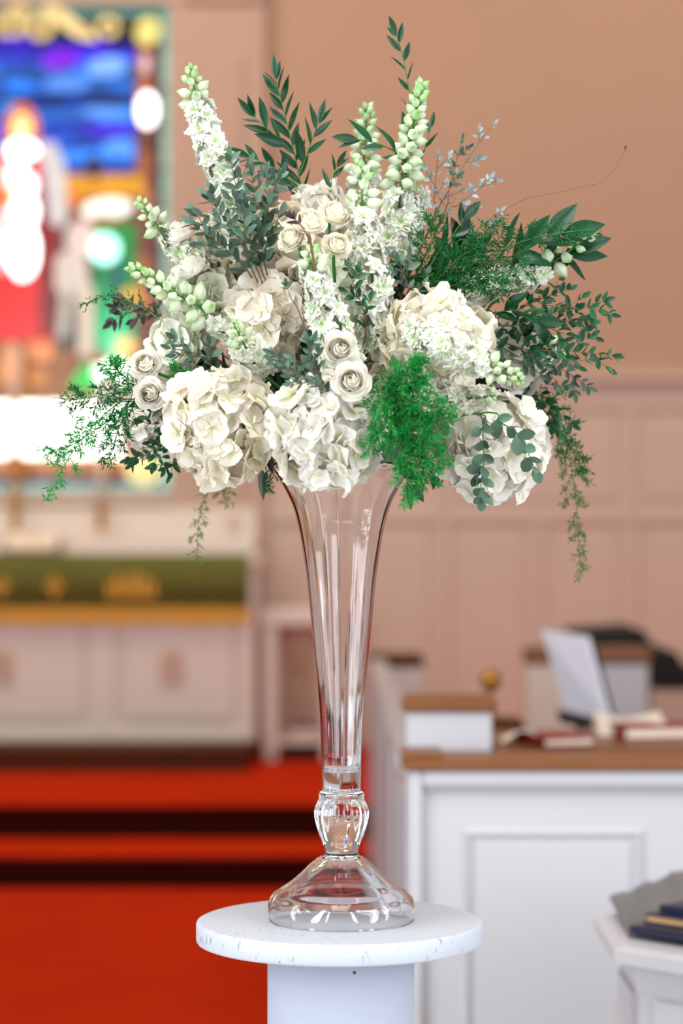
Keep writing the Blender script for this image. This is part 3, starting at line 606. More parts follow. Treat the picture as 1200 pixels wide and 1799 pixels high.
def foot_l(i, a):
    t = i / 109; k = math.sin(PI * min(1, t / .46)) if t < .46 else math.sin(PI * (t - .5) / .5) if t > .5 else 0
    return 1 + .022 * max(0, k) * math.cos(8 * a + .4) + .010 * max(0, k) * math.sin(3 * a)
MB().lathe(foot, (VX, 0, zv), 160, foot_l).flip().build('domed_foot', 'clear_glass', vz, True)

# ================================================================== THE BOUQUET
FC = Q(597, 770, 0.0)                                   # heart of the arrangement: wet foam in a dish on the vase mouth
fd = thing('foam_dish', Q(600, 812, 0), 'dark plastic dish of green floral foam seated on the vase rim', 'dish'); zd = Q(600, 814, 0).z + .0008
MB().lathe([(.0001, 0), (.062, 0), (.092, .006), (.100, .03), (.097, .03), (.088, .009), (.0001, .006)], (VX, 0, zd), 48).build('dish', 'dish_plastic', fd, True)
MB().lathe([(.0001, .008), (.082, .008), (.084, .05), (.07, .085), (.04, .105), (.0001, .11)], (VX, 0, zd), 32).build('foam', 'foam_green', fd, True)

# ---- petal and leaf meshes
def hydrangea_floret(seed):
    r = random.Random(seed); v = [Vector((0, 0, 0))]; c = [(.80, .86, .52)]; f = []
    for k in range(4):
        a0 = k * PI / 2 + r.uniform(-.12, .12); L_ = r.uniform(.88, 1.08); wd = r.uniform(.52, .64); cup = r.uniform(-.05, .55); tw = r.uniform(-.35, .35); ph = r.uniform(0, 6)
        base = len(v); nu, nv = 4, 5
        for j in range(1, nv + 1):
            t = j / nv; hw = wd * math.sin(min(1, t * .62 + .16) * PI) ** .8 * (1 if t < .99 else .55)
            for i in range(nu + 1):
                u = i / nu * 2 - 1; x = t * L_ * (1 - .10 * u * u * t); y = u * hw
                z = cup * t * t + .30 * u * u * hw - .22 * t ** 3 + tw * u * t * .5 + .07 * math.sin(5 * t + 3 * u + ph) * t
                v.append(Vector((x * math.cos(a0) - y * math.sin(a0), x * math.sin(a0) + y * math.cos(a0), z)))
                g_ = max(0, 1 - t * 2.6); c.append((.96 - .10 * g_, .955 - .03 * g_, .92 - .30 * g_))
        for i in range(nu): f.append((0, base + i, base + i + 1))
        for j in range(nv - 1):
            for i in range(nu): q = base + j * (nu + 1) + i; f.append((q, q + nu + 1, q + nu + 2, q + 1))
    return mesh('floret', v, f, 'hydrangea_petal', True, c)
HF = [hydrangea_floret(100 + k) for k in range(6)]
def delph_floret(seed):
    r = random.Random(seed); v = [Vector((0, 0, -.12))]; c = [(.42, .62, .22)]; f = []
    for ringi, (n, L0, w0, el) in enumerate(((7, 1.0, .36, .12), (6, .82, .30, .45), (5, .55, .22, .85))):
        for k in range(n):
            a0 = 2 * PI * (k + .5 * ringi) / n + r.uniform(-.2, .2); L_ = L0 * r.uniform(.85, 1.12); wd = w0 * r.uniform(.8, 1.15); e_ = el + r.uniform(-.18, .18); ph = r.uniform(0, 6)
            base = len(v); nu, nv = 4, 4
            for j in range(1, nv + 1):
                t = j / nv; hw = wd * (math.sin(min(1, t * .78 + .12) * PI) ** .8)
                for i in range(nu + 1):
                    u = i / nu * 2 - 1; x = t * L_ * (1 + (.07 * (i % 2) - .16 * u * u if j == nv else 0)); y = u * hw
                    z0 = .10 * math.sin(4 * u + ph) * t + .16 * u * u * hw
                    X = x * math.cos(e_ * (1 - .45 * t)) - z0 * math.sin(e_); Z = x * math.sin(e_ * (1 - .45 * t)) + z0
                    v.append(Vector((X * math.cos(a0) - y * math.sin(a0), X * math.sin(a0) + y * math.cos(a0), Z - .12)))
                    g_ = max(0, 1 - t * (1.7 if ringi < 2 else 1.1)); c.append((.955 - .45 * g_, .965 - .22 * g_, .94 - .64 * g_))
            for i in range(nu): f.append((0, base + i, base + i + 1))
            for j in range(nv - 1):
                for i in range(nu): q = base + j * (nu + 1) + i; f.append((q, q + nu + 1, q + nu + 2, q + 1))
    return mesh('floret', v, f, 'delphinium_petal', True, c)
DFM = [delph_floret(200 + k) for k in range(6)]
def delph_bud(seed, green):
    r = random.Random(seed); v = []; c = []; f = []; n = 15; rows = [(-1.5, .07), (-.95, .08), (-.80, .22), (-.5, .52), (-.1, .66), (.3, .58), (.62, .36), (.86, .14), (.98, .03)]
    for j, (z, rr) in enumerate(rows):
        for k in range(n):
            a = 2 * PI * k / n; lob = 1 + (.09 * math.cos(5 * a) if j > 2 else 0) - (.12 * max(0, math.cos(5 * a)) if j > 5 else 0)
            v.append(Vector((rr * lob * math.cos(a), rr * lob * math.sin(a), z + .04 * math.sin(3 * a))))
            if j < 3: c.append((.22, .46, .12))
            else:
                tip = max(0, (z - .35) / .6); st_ = max(0, -math.cos(5 * a)) ** 2 * .55; g_ = min(1, tip * .75 + st_ * .6 + green)
                c.append((.90 - .60 * g_, .93 - .33 * g_, .82 - .66 * g_))
    for j in range(len(rows) - 1):
        for k in range(n): f.append((j * n + k, j * n + (k + 1) % n, j * n + n + (k + 1) % n, j * n + n + k))
    f.append(list(range(n - 1, -1, -1))); f.append([(len(rows) - 1) * n + k for k in range(n)])
    return mesh('bud', v, f, 'delphinium_petal', True, c)
DBW = [delph_bud(1, .06), delph_bud(2, .14), delph_bud(3, .02)]; DBG = [delph_bud(4, .45), delph_bud(5, .6), delph_bud(6, .35)]
def rose_petals(seed):
    r = random.Random(seed); out = []; off = 0
    for li, (R_, Zt, n, span, curl) in enumerate(((.10, .50, 2, 190, 0), (.20, .53, 3, 160, .0), (.28, .54, 3, 155, .0), (.36, .52, 3, 150, .02), (.43, .49, 4, 130, .05), (.50, .44, 4, 126, .08), (.56, .37, 4, 120, .12), (.66, .27, 5, 98, .17), (.82, .10, 5, 88, .2), (.98, -.10, 5, 78, .2))):
        off += .9
        for k in range(n):
            a0 = 2 * PI * k / n + off + r.uniform(-.15, .15); w_ = math.radians(span) / 2 * r.uniform(.92, 1.08); nu, nv = 10, 9; v = []; c = []; sc_ = r.uniform(.93, 1.06); ph = r.uniform(0, 6)
            for j in range(nv + 1):
                for i in range(nu + 1):
                    u = i / nu * 2 - 1; t = j / nv * (1 - (.08 if li < 4 else .26 if li < 7 else .40) * abs(u) ** 2.3) * sc_
                    body = math.sin(min(1, t * 1.1) * PI / 2) ** (.6 if li < 6 else .95)
                    rad = .05 + (R_ - .05) * body + curl * max(0, t - .78) * 2.0 + .035 * u * (li < 8) + .02 * math.sin(5 * u + ph) * t * (li > 3)
                    rad *= 1 - (.75, .66, .55, .45, .35, .25, .13, 0, 0, 0)[li] * (max(0, t - .5) / .5) ** 1.4
                    z = -.55 + (Zt + .55) * t ** (1.0 + .08 * li) - curl * 9 * max(0, t - .80) ** 2 + .02 * math.sin(7 * u + ph) * t * (li > 2)
                    a = a0 + u * w_ * (.35 + .65 * math.sin(min(1, t * 1.15) * PI / 2)); v.append(Vector((rad * math.cos(a), rad * math.sin(a), z)))
                    w2 = li / 9; g_ = max(0, .4 - t) * 2; c.append((.97 - .16 * g_, .945 + .02 * w2 - .05 * g_, .82 + .12 * w2 - .28 * g_))
            f = [(j * (nu + 1) + i, j * (nu + 1) + i + 1, (j + 1) * (nu + 1) + i + 1, (j + 1) * (nu + 1) + i) for j in range(nv) for i in range(nu)]
            out.append(mesh('petal', v, f, 'rose_petal', True, c))
    return out
RP = [rose_petals(301), rose_petals(302)]
def leaf_mesh(kind, seed, mat):
    r = random.Random(seed); nu, nv = 4, 7; v = []; f = []
    wd, pw_, fold, bend = {'lance': (.15, 1.0, .35, .16), 'round': (.33, .62, .25, .10), 'oval': (.235, .75, .3, .14), 'big': (.20, .95, .3, .2)}[kind]
    wd *= r.uniform(.88, 1.12); bend *= r.uniform(-1, 1.3); tw = r.uniform(-.5, .5)
    for j in range(nv + 1):
        t = j / nv; hw = wd * max(.015, math.sin((t * .97 + .02) ** (.85 if kind != 'round' else 1.05) * PI)) ** pw_
        for i in range(nu + 1):
            u = i / nu * 2 - 1; x = u * hw; z = fold * abs(u) * hw + bend * math.sin(t * PI * .5) ** 2 * -1 * t + tw * u * hw * t
            v.append(Vector((x, t, z)))
    for j in range(nv):
        for i in range(nu): q = j * (nu + 1) + i; f.append((q, q + 1, q + nu + 2, q + nu + 1))
    return mesh('leaf', v, f, mat, True)
LEAF = {}
def leaves(kind, mat):
    if (kind, mat) not in LEAF: LEAF[(kind, mat)] = [leaf_mesh(kind, hash_(kind, mat) + k, mat) for k in range(4)]
    return LEAF[(kind, mat)]
def hash_(a, b): return sum(ord(ch) * (i + 3) for i, ch in enumerate(a + b)) % 9973

CAMP = Vector((0, -D0, HC))
def stem_part(parent, pts, r0, r1, mat, n=14, sides=6):
    P = catmull(pts, n); rad = [r0 + (r1 - r0) * i / (n - 1) for i in range(n)]
    MB().tube(P, rad, sides).build('stem', mat, parent, True); return P
def to_foam(p): return FC + (p - FC).normalized() * .045

WHITE, CREAM, PINKC, GREENW, SHADE = (1, .995, .98), (1, .968, .895), (1, .945, .885), (.97, 1, .92), (1, .975, .96)
def hydrangea(px, py, rx, ry, dy, n, tint, label, axis=None, fs=32, seed=0):
    r = random.Random(seed or int(px * 7 + py)); c = Q(px, py, dy); k = (D0 + dy) / D0
    t = thing('hydrangea', c, label, 'hydrangea', 'white hydrangea heads'); ax = Vector(axis).normalized() if axis else ((c - FC).normalized() * .55 + Vector((0, -1, .05))).normalized()
    rad = Vector((rx, (rx + ry) / 2 * .85, ry)) * S * k
    stem_part(t, [to_foam(c), FC.lerp(c, .6), c], .004, .003, 'stem_green', 8)
    q = put(mesh('flower_core', *sphere(rad * .66, 12, 8), 'flower_core', True), 'flower_core', t, Matrix.Translation(c))
    n = int(n * 1.0)
    for i in range(n):
        z = 1 - 2 * (i + .5) / n; a = i * 2.39996 + r.uniform(-.25, .25); s_ = math.sqrt(max(0, 1 - z * z)); d = Vector((s_ * math.cos(a), s_ * math.sin(a), z))
        d = (d + rvec(r) * .10).normalized()
        if d.dot(ax) < -.45: continue
        lift = r.uniform(.70, 1.0); p = c + Vector((d.x * rad.x, d.y * rad.y, d.z * rad.z)) * lift
        nr = (d + rvec(r) * .62).normalized()
        g_ = r.uniform(.94, 1.0); tt = tuple(min(1, x * g_) for x in tint)
        put(HF[r.randrange(6)], 'floret', t, TRS(p, frame(nr, r.uniform(0, 6.28)), fs * S * k * r.uniform(.82, 1.18)), tt)
    return t
def sphere(rad, n, m):
    v = []; f = []
    for j in range(m + 1):
        th_ = PI * j / m
        for i in range(n): v.append(Vector((rad.x * math.sin(th_) * math.cos(2 * PI * i / n), rad.y * math.sin(th_) * math.sin(2 * PI * i / n), rad.z * math.cos(th_))) + Vector((0, 0, 1e-5 * i)))
    for j in range(m):
        for i in range(n): f.append((j * n + i, (j + 1) * n + i, (j + 1) * n + (i + 1) % n, j * n + (i + 1) % n))
    return v, f
def rose(px, py, rr, dy, axis, tint, label, seed=0):
    r = random.Random(int(px * 3 + py)); k = (D0 + dy) / D0; c = Q(px, py, dy); ax = Vector(axis).normalized(); sc = rr * S * k
    t = thing('rose', c, label, 'rose', 'white roses'); F = frame(ax, r.uniform(0, 6.28))
    for me in RP[int(px) % 2]: put(me, 'petal', t, TRS(c, F, (sc, sc, sc * 1.15)), tint)
    bk_ = c - ax * sc * .62; LM = leaves('lance', 'stem_green')
    cal = MB().lathe([(.001, -.15), (.16, -.1), (.24, .1), (.15, .25)], (0, 0, 0), 10)
    put(mesh('calyx', cal.v, cal.f, 'stem_green', True), 'calyx', t, TRS(bk_, F, sc))
    for i in range(5):
        d = F @ Vector((math.cos(i * 1.257), math.sin(i * 1.257), .5)); put(LM[i % 4], 'sepal', t, TRS(bk_, along(d, ax), sc * .8))
    stem_part(t, [to_foam(c), (FC + bk_) / 2 + Vector((0, .075, 0)), bk_ + Vector((0, .03, 0)) - ax * .01, bk_], .0026, .0022, 'stem_green', 10)
def delphinium(pts, label, n_open, n_bud, f_open, wpx=24, bpx=9, off=20, gtint=None, down=.0, seed=0, spread=1.0):
    r = random.Random(seed or int(pts[0][0] * 5 + pts[0][1])); P = [Q(*p) for p in pts]; k = (D0 + pts[-1][2]) / D0
    t = thing('delphinium', P[0], label, 'delphinium', 'white delphinium spikes')
    C = catmull(P, 60); full = [to_foam(P[0])] + P; stem_part(t, full, .0028, .0010, 'stem_green', 26)
    def at(u): x = u * 59; i = min(int(x), 58); return C[i].lerp(C[i + 1], x - i), (C[i + 1] - C[i]).normalized()
    tot = n_open + n_bud
    for i in range(tot):
        if i < n_open: u = f_open * (i + .5) / n_open
        else: u = f_open + (1 - f_open) * ((i - n_open + .4) / n_bud) ** .92
        p, tg = at(min(1, u)); a = i * 2.39996 + r.uniform(-.3, .3); o1 = tg.orthogonal().normalized(); o2 = tg.cross(o1); rd_ = o1 * math.cos(a) + o2 * math.sin(a)
        if i < n_open:
            sz_ = 1.25 * wpx * (1 - .25 * u / max(.01, f_open)) * r.uniform(.82, 1.15); of = 1.15 * off * (1 - .3 * u / max(.01, f_open)) * r.uniform(.85, 1.15); nr = (rd_ + tg * .25 + rvec(r) * .35).normalized()
            cc = GREENW if r.random() < .4 else WHITE
            put(DFM[r.randrange(6)], 'floret', t, TRS(p + rd_ * of * S * k, frame(nr, r.uniform(0, 6.28)), sz_ * S * k), gtint or cc)
        else:
            w = (i - n_open) / max(1, n_bud - 1); sz_ = bpx * (1.55 - .85 * w) * r.uniform(.88, 1.12); of = off * (.62 - .46 * w) * spread
            nr = (rd_ * (1.0 - .3 * w) + tg * (.25 + .7 * w) + Vector((0, 0, -down * (1 - w)))).normalized(); q = p + rd_ * of * S * k
            me = (DBG if w > .62 + r.uniform(-.2, .2) else DBW)[r.randrange(3)]
            put(me, 'bud', t, TRS(q + nr * sz_ * S * k * .5, frame(nr, r.uniform(0, 6)), (sz_ * S * k, sz_ * S * k, sz_ * S * k * 1.15)), GREENW)
    return t
def sprig(name, cat, group, paths, label, kind, mat, lpx, gap, stem='stem_brown', angle=50, sr=.0011, side=0, sidelen=40, opposite=True, skip=0.12, foam=True, seed=0, face=.65, tipleaf=True):
    r = random.Random(seed or int(paths[0][0][0] * 5 + paths[0][0][1] * 3)); P0 = Q(*paths[0][0]); t = thing(name, P0, label, cat, group); LM = leaves(kind, mat); allp = []
    for pi_, pth in enumerate(paths):
        P = [Q(*p) for p in pth]
        if pi_ == 0 and foam: P_ = [to_foam(P[0])] + P; stem_part(t, P_, sr * 1.3, sr * .5, stem, 24)
        else: stem_part(t, P, sr * .9, sr * .45, stem, 12)
        allp.append((catmull(P, 40), skip if pi_ == 0 else .15))
        for s_ in range(side if pi_ == 0 else 0):
            u = .25 + .65 * (s_ + .5) / side; C = catmull(P, 40); i = int(u * 38); tg = (C[i + 1] - C[i]).normalized(); sd = tg.cross(Vector((0, 1, 0))).normalized() * (1 if s_ % 2 else -1)
            d = (tg * .75 + sd * .6 + rvec(r) * .3).normalized(); ln = sidelen * S * (1 - .4 * u) * r.uniform(.7, 1.2); SP = [C[i], C[i] + d * ln * .5 + rvec(r) * ln * .06, C[i] + d * ln + tg * ln * .15]
            stem_part(t, SP, sr * .6, sr * .4, stem, 8, 5); allp.append((catmull(SP, 20), .2))
    for C, sk in allp:
        L_ = sum((C[i + 1] - C[i]).length for i in range(len(C) - 1)); nlf = max(2, int(L_ / (gap * S)))
        for j in range(nlf):
            u = sk + (1 - sk) * (j + .5) / nlf; x = u * (len(C) - 1); i = min(int(x), len(C) - 2); p = C[i].lerp(C[i + 1], x - i); tg = (C[i + 1] - C[i]).normalized()
            sd0 = tg.cross((CAMP - p).normalized()).normalized(); o2 = tg.cross(sd0)
            for sgn in ((1, -1) if opposite else ((1,) if j % 2 else (-1,))):
                a = (0 if (j % 2 == 0 or not opposite) else r.uniform(.7, 1.4)) + r.uniform(-.45, .45); sd = (sd0 * math.cos(a) + o2 * math.sin(a)) * sgn
                an = math.radians(angle * r.uniform(.75, 1.2)); d = tg * math.cos(an) + sd * math.sin(an); nr = ((CAMP - p).normalized() * face + tg * .35 + Vector((0, 0, .45)) + rvec(r) * .55)
                put(LM[r.randrange(4)], 'leaf', t, TRS(p, along(d, nr), lpx * S * r.uniform(.75, 1.2) * (1 - .25 * u)))
        if tipleaf:
            tg = (C[-1] - C[-2]).normalized(); put(LM[r.randrange(4)], 'leaf', t, TRS(C[-1], along(tg + rvec(r) * .2, CAMP - C[-1]), lpx * S * .75))
    return t
def fern(pts, label, mat, blen=34, nb=22, needle=11, dens=1.0, foam=True, seed=0, droop=.2, sr=.0009, start=.12, name='asparagus_fern', flat=.5):
    r = random.Random(seed or int(pts[0][0] * 9 + pts[-1][1])); P = [Q(*p) for p in pts]; t = thing(name, P[0], label, 'fern', 'asparagus fern sprigs'); C = catmull(P, 60)
    stem_part(t, ([to_foam(P[0])] if foam else []) + P, sr * 1.2, sr * .5, 'stem_green', 30, 5); nd = MB(); tw = MB()
    def needles(p, tg, ln):
        n = max(2, int(ln / (1.7 * S) * dens))
        for i in range(n):
            q = p + tg * ln * (i + r.random()) / n; d = (rvec(r) * .9 + tg * .75).normalized(); L_ = needle * S * r.uniform(.6, 1.15); w = d.cross(rvec(r)).normalized() * .00095; md_ = q + d * L_ * .5 + rvec(r) * L_ * .06
            b_ = len(nd.v); nd.v += [q, md_ + w, q + d * L_, md_ - w]; nd.f.append([b_, b_ + 1, b_ + 2, b_ + 3])
    for k in range(nb):
        u = start + (1 - start) * (k + .5) / nb; x = u * 58; i = int(x); p = C[i].lerp(C[i + 1], x - i); tg = (C[i + 1] - C[i]).normalized(); sd = tg.cross((CAMP - p).normalized()).normalized() * (1 if k % 2 else -1)
        d = (tg * .7 + sd * .8 + rvec(r) * flat + Vector((0, 0, -droop))).normalized(); ln = blen * S * math.sin(min(1, (1 - u) * 1.15 + .22) * PI * .62) * r.uniform(.6, 1.2)
        e_ = p + d * ln + Vector((0, 0, -droop * ln * .3)); m_ = p + d * ln * .5; tw.tube([p, m_, e_], .0004, 3)
        needles(p, (m_ - p).normalized(), ln * .5); needles(m_, (e_ - m_).normalized(), ln * .5)
        if ln > 20 * S:
            for sg in (1, -1):
                d2 = (d * .7 + tg * .3 + sd.cross(tg) * sg * .5 + rvec(r) * .4).normalized(); needles(m_, d2, ln * .4)
    for k in range(30): i = int((start + (1 - start) * k / 30) * 58); needles(C[i], (C[i + 1] - C[i]).normalized(), (C[i + 1] - C[i]).length * 1.6)
    tag(nd.build('needles', mat, t), kind='stuff'); tag(tw.build('branchlets', 'stem_green', t), kind='stuff')

# ---- hydrangeas
hydrangea(386, 742, 96, 98, -.13, 150, CREAM, 'large white hydrangea at lower left, below the pair of side roses')
hydrangea(578, 757, 94, 98, -.19, 150, WHITE, 'large white hydrangea overlapping the vase rim below the two front roses')
hydrangea(765, 602, 92, 88, -.10, 140, CREAM, 'large creamy hydrangea right of the two front roses')
hydrangea(872, 790, 88, 90, -.03, 140, WHITE, 'large white hydrangea hanging at lower right behind dangling eucalyptus')
hydrangea(468, 562, 70, 78, -.03, 100, PINKC, 'cream hydrangea in the middle, left of the central delphinium')
hydrangea(500, 440, 54, 74, .0, 80, PINKC, 'pinkish cream hydrangea below the three upper roses')
hydrangea(272, 735, 48, 56, .08, 70, SHADE, 'shaded white hydrangea peeking out behind the lower left hydrangea')
hydrangea(322, 610, 52, 54, .02, 70, GREENW, 'greenish white hydrangea behind the roses on the left side')
hydrangea(684, 665, 52, 46, -.06, 70, CREAM, 'small cream hydrangea between front roses and bright green fern')
hydrangea(905, 625, 52, 54, .04, 70, WHITE, 'white hydrangea half hidden behind right side eucalyptus')
hydrangea(800, 765, 56, 66, .05, 80, SHADE, 'shaded pinkish hydrangea behind the bright green fern')
hydrangea(612, 500, 58, 84, .01, 80, GREENW, 'greenish white hydrangea deep between the central delphinium spikes')
hydrangea(352, 520, 56, 46, .0, 70, GREENW, 'greenish white hydrangea behind the left budded delphinium')
hydrangea(395, 440, 46, 50, .05, 60, CREAM, 'cream hydrangea hidden behind the grey eucalyptus at upper left')
hydrangea(560, 380, 46, 44, .05, 50, WHITE, 'small white hydrangea behind the three upper roses')
# ---- roses
rose(597, 611, 33, -.24, (.05, -1, .12), WHITE, 'open white rose, upper of the two front roses')
rose(617, 668, 35, -.26, (-.05, -1, .1), WHITE, 'open white rose resting against the front hydrangea, lower of two')
rose(254, 638, 30, -.10, (-.2, -.95, .3), WHITE, 'white rose at far left, upper of the side pair')
rose(262, 692, 30, -.11, (-.15, -1, -.05), WHITE, 'white rose at far left, lower of the side pair')
rose(545, 386, 30, -.13, (.1, -.75, .7), CREAM, 'cream rose in front among the three upper roses')
rose(589, 371, 29, -.10, (.35, -.6, .75), CREAM, 'cream rose at the right of the three upper roses')
rose(509, 416, 27, -.12, (-.5, -.7, .4), CREAM, 'cream rose at the left of the three upper roses')
rose(332, 466, 29, -.05, (-.5, -.45, .75), WHITE, 'half closed white rose pointing up left below the grey eucalyptus')
rose(312, 406, 28, -.02, (-.45, -.35, .85), WHITE, 'white rose beside the upper left delphinium tip')
rose(372, 388, 27, -.03, (.2, -.6, .8), CREAM, 'cream rose under the tallest left delphinium')
rose(412, 468, 27, .0, (-.1, -.9, .3), CREAM, 'shaded cream rose beneath the grey eucalyptus')
rose(592, 428, 28, -.135, (.2, -.8, .5), CREAM, 'cream rose tucked between two central delphinium spikes')
rose(186, 688, 27, .16, (-.5, -.8, .3), SHADE, 'blurred white rose behind the left fern')
# ---- delphiniums
delphinium([(440, 440, -.04), (398, 325, -.05), (358, 222, -.05), (334, 118, -.05)], 'tallest delphinium leaning up to the left', 40, 15, .78, 25, 9, 24)
delphinium([(690, 450, .0), (704, 330, -.01), (724, 230, -.02), (742, 146, -.02)], 'delphinium with fat hanging buds, tallest in the centre right', 14, 46, .34, 24, 10.8, 26, down=.55)
delphinium([(632, 420, .08), (636, 320, .09), (642, 250, .09), (645, 186, .09)], 'blurred delphinium behind the dark ruscus leaves', 14, 26, .42, 23, 9.5, 26, down=.4)
delphinium([(668, 610, -.08), (655, 500, -.10), (640, 390, -.09), (632, 285, -.08)], 'long white delphinium right of the upper roses', 36, 16, .74, 24, 9.5, 26, down=.3)
delphinium([(598, 635, -.12), (578, 560, -.14), (556, 490, -.15), (547, 432, -.15)], 'white delphinium just above the two front roses', 28, 14, .74, 25, 8.5, 26)
delphinium([(455, 650, -.06), (440, 625, -.12), (425, 598, -.18), (410, 568, -.21)], 'delphinium tip with green buds pointing at the viewer left of centre', 26, 18, .66, 20, 6.5, 26)
delphinium([(425, 590, -.04), (360, 545, -.07), (290, 505, -.09), (228, 468, -.10)], 'delphinium of round buds reaching left beyond the window', 10, 30, .30, 24, 11, 26, down=.1)
delphinium([(355, 470, .0), (312, 430, -.01), (272, 390, -.02), (243, 350, -.02)], 'short delphinium at upper left beside the green glass', 17, 13, .58, 21, 8.5, 20)
delphinium([(830, 505, .0), (900, 492, -.02), (980, 455, -.03), (1042, 408, -.04)], 'delphinium reaching right under the broad ruscus leaves', 18, 13, .55, 22, 11, 20, down=.5)
delphinium([(735, 585, -.14), (790, 610, -.19), (850, 640, -.21), (918, 668, -.22)], 'delphinium lying over the right hydrangea with green budded tip', 32, 18, .72, 22, 7.5, 26)
delphinium([(720, 690, -.12), (770, 695, -.15), (820, 700, -.17), (870, 695, -.18)], 'low delphinium of cream florets above the hanging eucalyptus', 22, 5, .9, 21, 6, 20, gtint=(1, .97, .92))
delphinium([(880, 590, .06), (920, 600, .06), (965, 608, .06), (998, 612, .06)], 'small blurred delphinium behind the right eucalyptus', 12, 12, .5, 20, 8, 16)
delphinium([(700, 430, .02), (712, 400, .02), (722, 370, .02), (728, 330, .02)], 'white delphinium florets below the fat hanging buds', 20, 4, .9, 22, 7, 26)
# ---- ruscus: dark pointed leaves
RG = 'dark green ruscus stems'
def ruscus(paths, label, lpx=44, gap=22, mat='ruscus_leaf', kind='lance', side=0, sidelen=90, **k):
    return sprig('ruscus_sprig', 'foliage', RG, paths, label, kind, mat, lpx, gap, 'stem_green', 32, .0012, side, sidelen, False, **k)
ruscus([[(548, 430, .05), (528, 320, .06), (505, 220, .06), (484, 138, .05)], [(525, 310, .06), (545, 255, .05), (560, 215, .05)], [(518, 270, .06), (480, 235, .05), (445, 205, .05)], [(530, 340, .05), (490, 300, .04), (440, 277, .04)]], 'dense dark ruscus spray rising at upper left centre', 58, 15)
ruscus([[(560, 420, .04), (575, 360, .04), (585, 310, .04), (592, 292, .04)]], 'short ruscus sprig just left of the central delphiniums', 44, 20)
ruscus([[(700, 420, .03), (708, 300, .03), (722, 200, .03), (712, 120, .02), (697, 60, .02)]], 'tallest ruscus stem curving up past the fat budded delphinium', 46, 24)
ruscus([[(735, 300, .0), (700, 270, -.02), (662, 252, -.03), (628, 245, -.03)]], 'ruscus leaves crossing in front of the blurred delphinium', 62, 22, kind='big')
ruscus([[(850, 480, -.02), (900, 450, -.04), (945, 425, -.05), (990, 408, -.05)]], 'broad ruscus leaves fanning out at the right edge', 98, 26, kind='big')
ruscus([[(870, 520, .0), (920, 470, -.02), (965, 448, -.03), (1000, 446, -.03)]], 'lower broad ruscus sprig under the right fern', 90, 30, kind='big')
ruscus([[(760, 460, .0), (790, 420, .0), (815, 385, .0)]], 'broad ruscus leaf pair behind the upper right fern', 62, 30, kind='big')
ruscus([[(830, 560, -.02), (870, 550, -.05), (905, 545, -.06), (945, 560, -.06)]], 'large dark ruscus leaves above the right eucalyptus', 66, 22, kind='big')
ruscus([[(690, 800, -.06), (705, 830, -.08), (722, 850, -.08)]], 'ruscus leaves hanging over the vase rim behind the fern', 56, 26, kind='big')
ruscus([[(735, 300, .05), (745, 265, .05), (757, 225, .05)]], 'small ruscus sprig right of the fat budded delphinium', 42, 22)
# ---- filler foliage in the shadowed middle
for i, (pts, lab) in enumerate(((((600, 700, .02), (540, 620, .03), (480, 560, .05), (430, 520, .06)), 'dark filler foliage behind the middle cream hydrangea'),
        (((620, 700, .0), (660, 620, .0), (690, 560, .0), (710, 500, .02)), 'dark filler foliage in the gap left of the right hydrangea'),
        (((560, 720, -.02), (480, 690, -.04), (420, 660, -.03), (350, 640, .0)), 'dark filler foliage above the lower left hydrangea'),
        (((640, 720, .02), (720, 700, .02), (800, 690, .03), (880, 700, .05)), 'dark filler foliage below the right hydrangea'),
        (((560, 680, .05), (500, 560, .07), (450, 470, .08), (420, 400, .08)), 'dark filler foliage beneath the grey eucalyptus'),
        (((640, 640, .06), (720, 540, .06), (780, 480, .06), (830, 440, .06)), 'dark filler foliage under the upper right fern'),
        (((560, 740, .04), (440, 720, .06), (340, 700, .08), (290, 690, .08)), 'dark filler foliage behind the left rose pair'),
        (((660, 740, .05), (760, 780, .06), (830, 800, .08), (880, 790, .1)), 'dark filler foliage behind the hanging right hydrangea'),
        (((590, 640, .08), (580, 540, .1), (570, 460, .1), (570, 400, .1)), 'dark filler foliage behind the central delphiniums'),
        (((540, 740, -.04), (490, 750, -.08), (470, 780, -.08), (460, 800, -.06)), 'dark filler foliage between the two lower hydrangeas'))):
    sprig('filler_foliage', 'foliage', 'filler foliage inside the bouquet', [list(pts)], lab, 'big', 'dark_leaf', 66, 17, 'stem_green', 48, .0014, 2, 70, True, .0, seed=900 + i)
# ---- eucalyptus
EG = 'eucalyptus sprigs'
def euc(paths, label, lpx=20, gap=14, mat='eucalyptus_leaf', side=4, sidelen=46, kind='oval', **k):
    return sprig('eucalyptus_sprig', 'foliage', EG, paths, label, kind, mat, lpx, gap, k.pop('stem', 'stem_brown'), 52, .001, side, sidelen, True, **k)
for i, (pts, lab) in enumerate((([(462, 500, -.06), (440, 420, -.09), (420, 350, -.1), (404, 278, -.1)], 'grey eucalyptus sprig with the highest tip over the left delphinium'),
        ([(455, 500, -.06), (425, 430, -.1), (392, 380, -.11), (362, 345, -.11)], 'grey eucalyptus sprig leaning left across the tall delphinium'),
        ([(465, 490, -.06), (455, 420, -.09), (448, 360, -.1), (442, 305, -.1)], 'grey eucalyptus sprig standing upright in the left cluster'),
        ([(472, 490, -.05), (470, 420, -.08), (472, 360, -.09), (476, 315, -.09)], 'grey eucalyptus sprig at the right side of the left cluster'),
        ([(450, 500, -.05), (410, 450, -.09), (375, 420, -.1), (335, 392, -.1)], 'grey eucalyptus sprig reaching low left over the white rose'))):
    euc([pts], lab, 30, 18, side=3, sidelen=56, seed=40 + i)
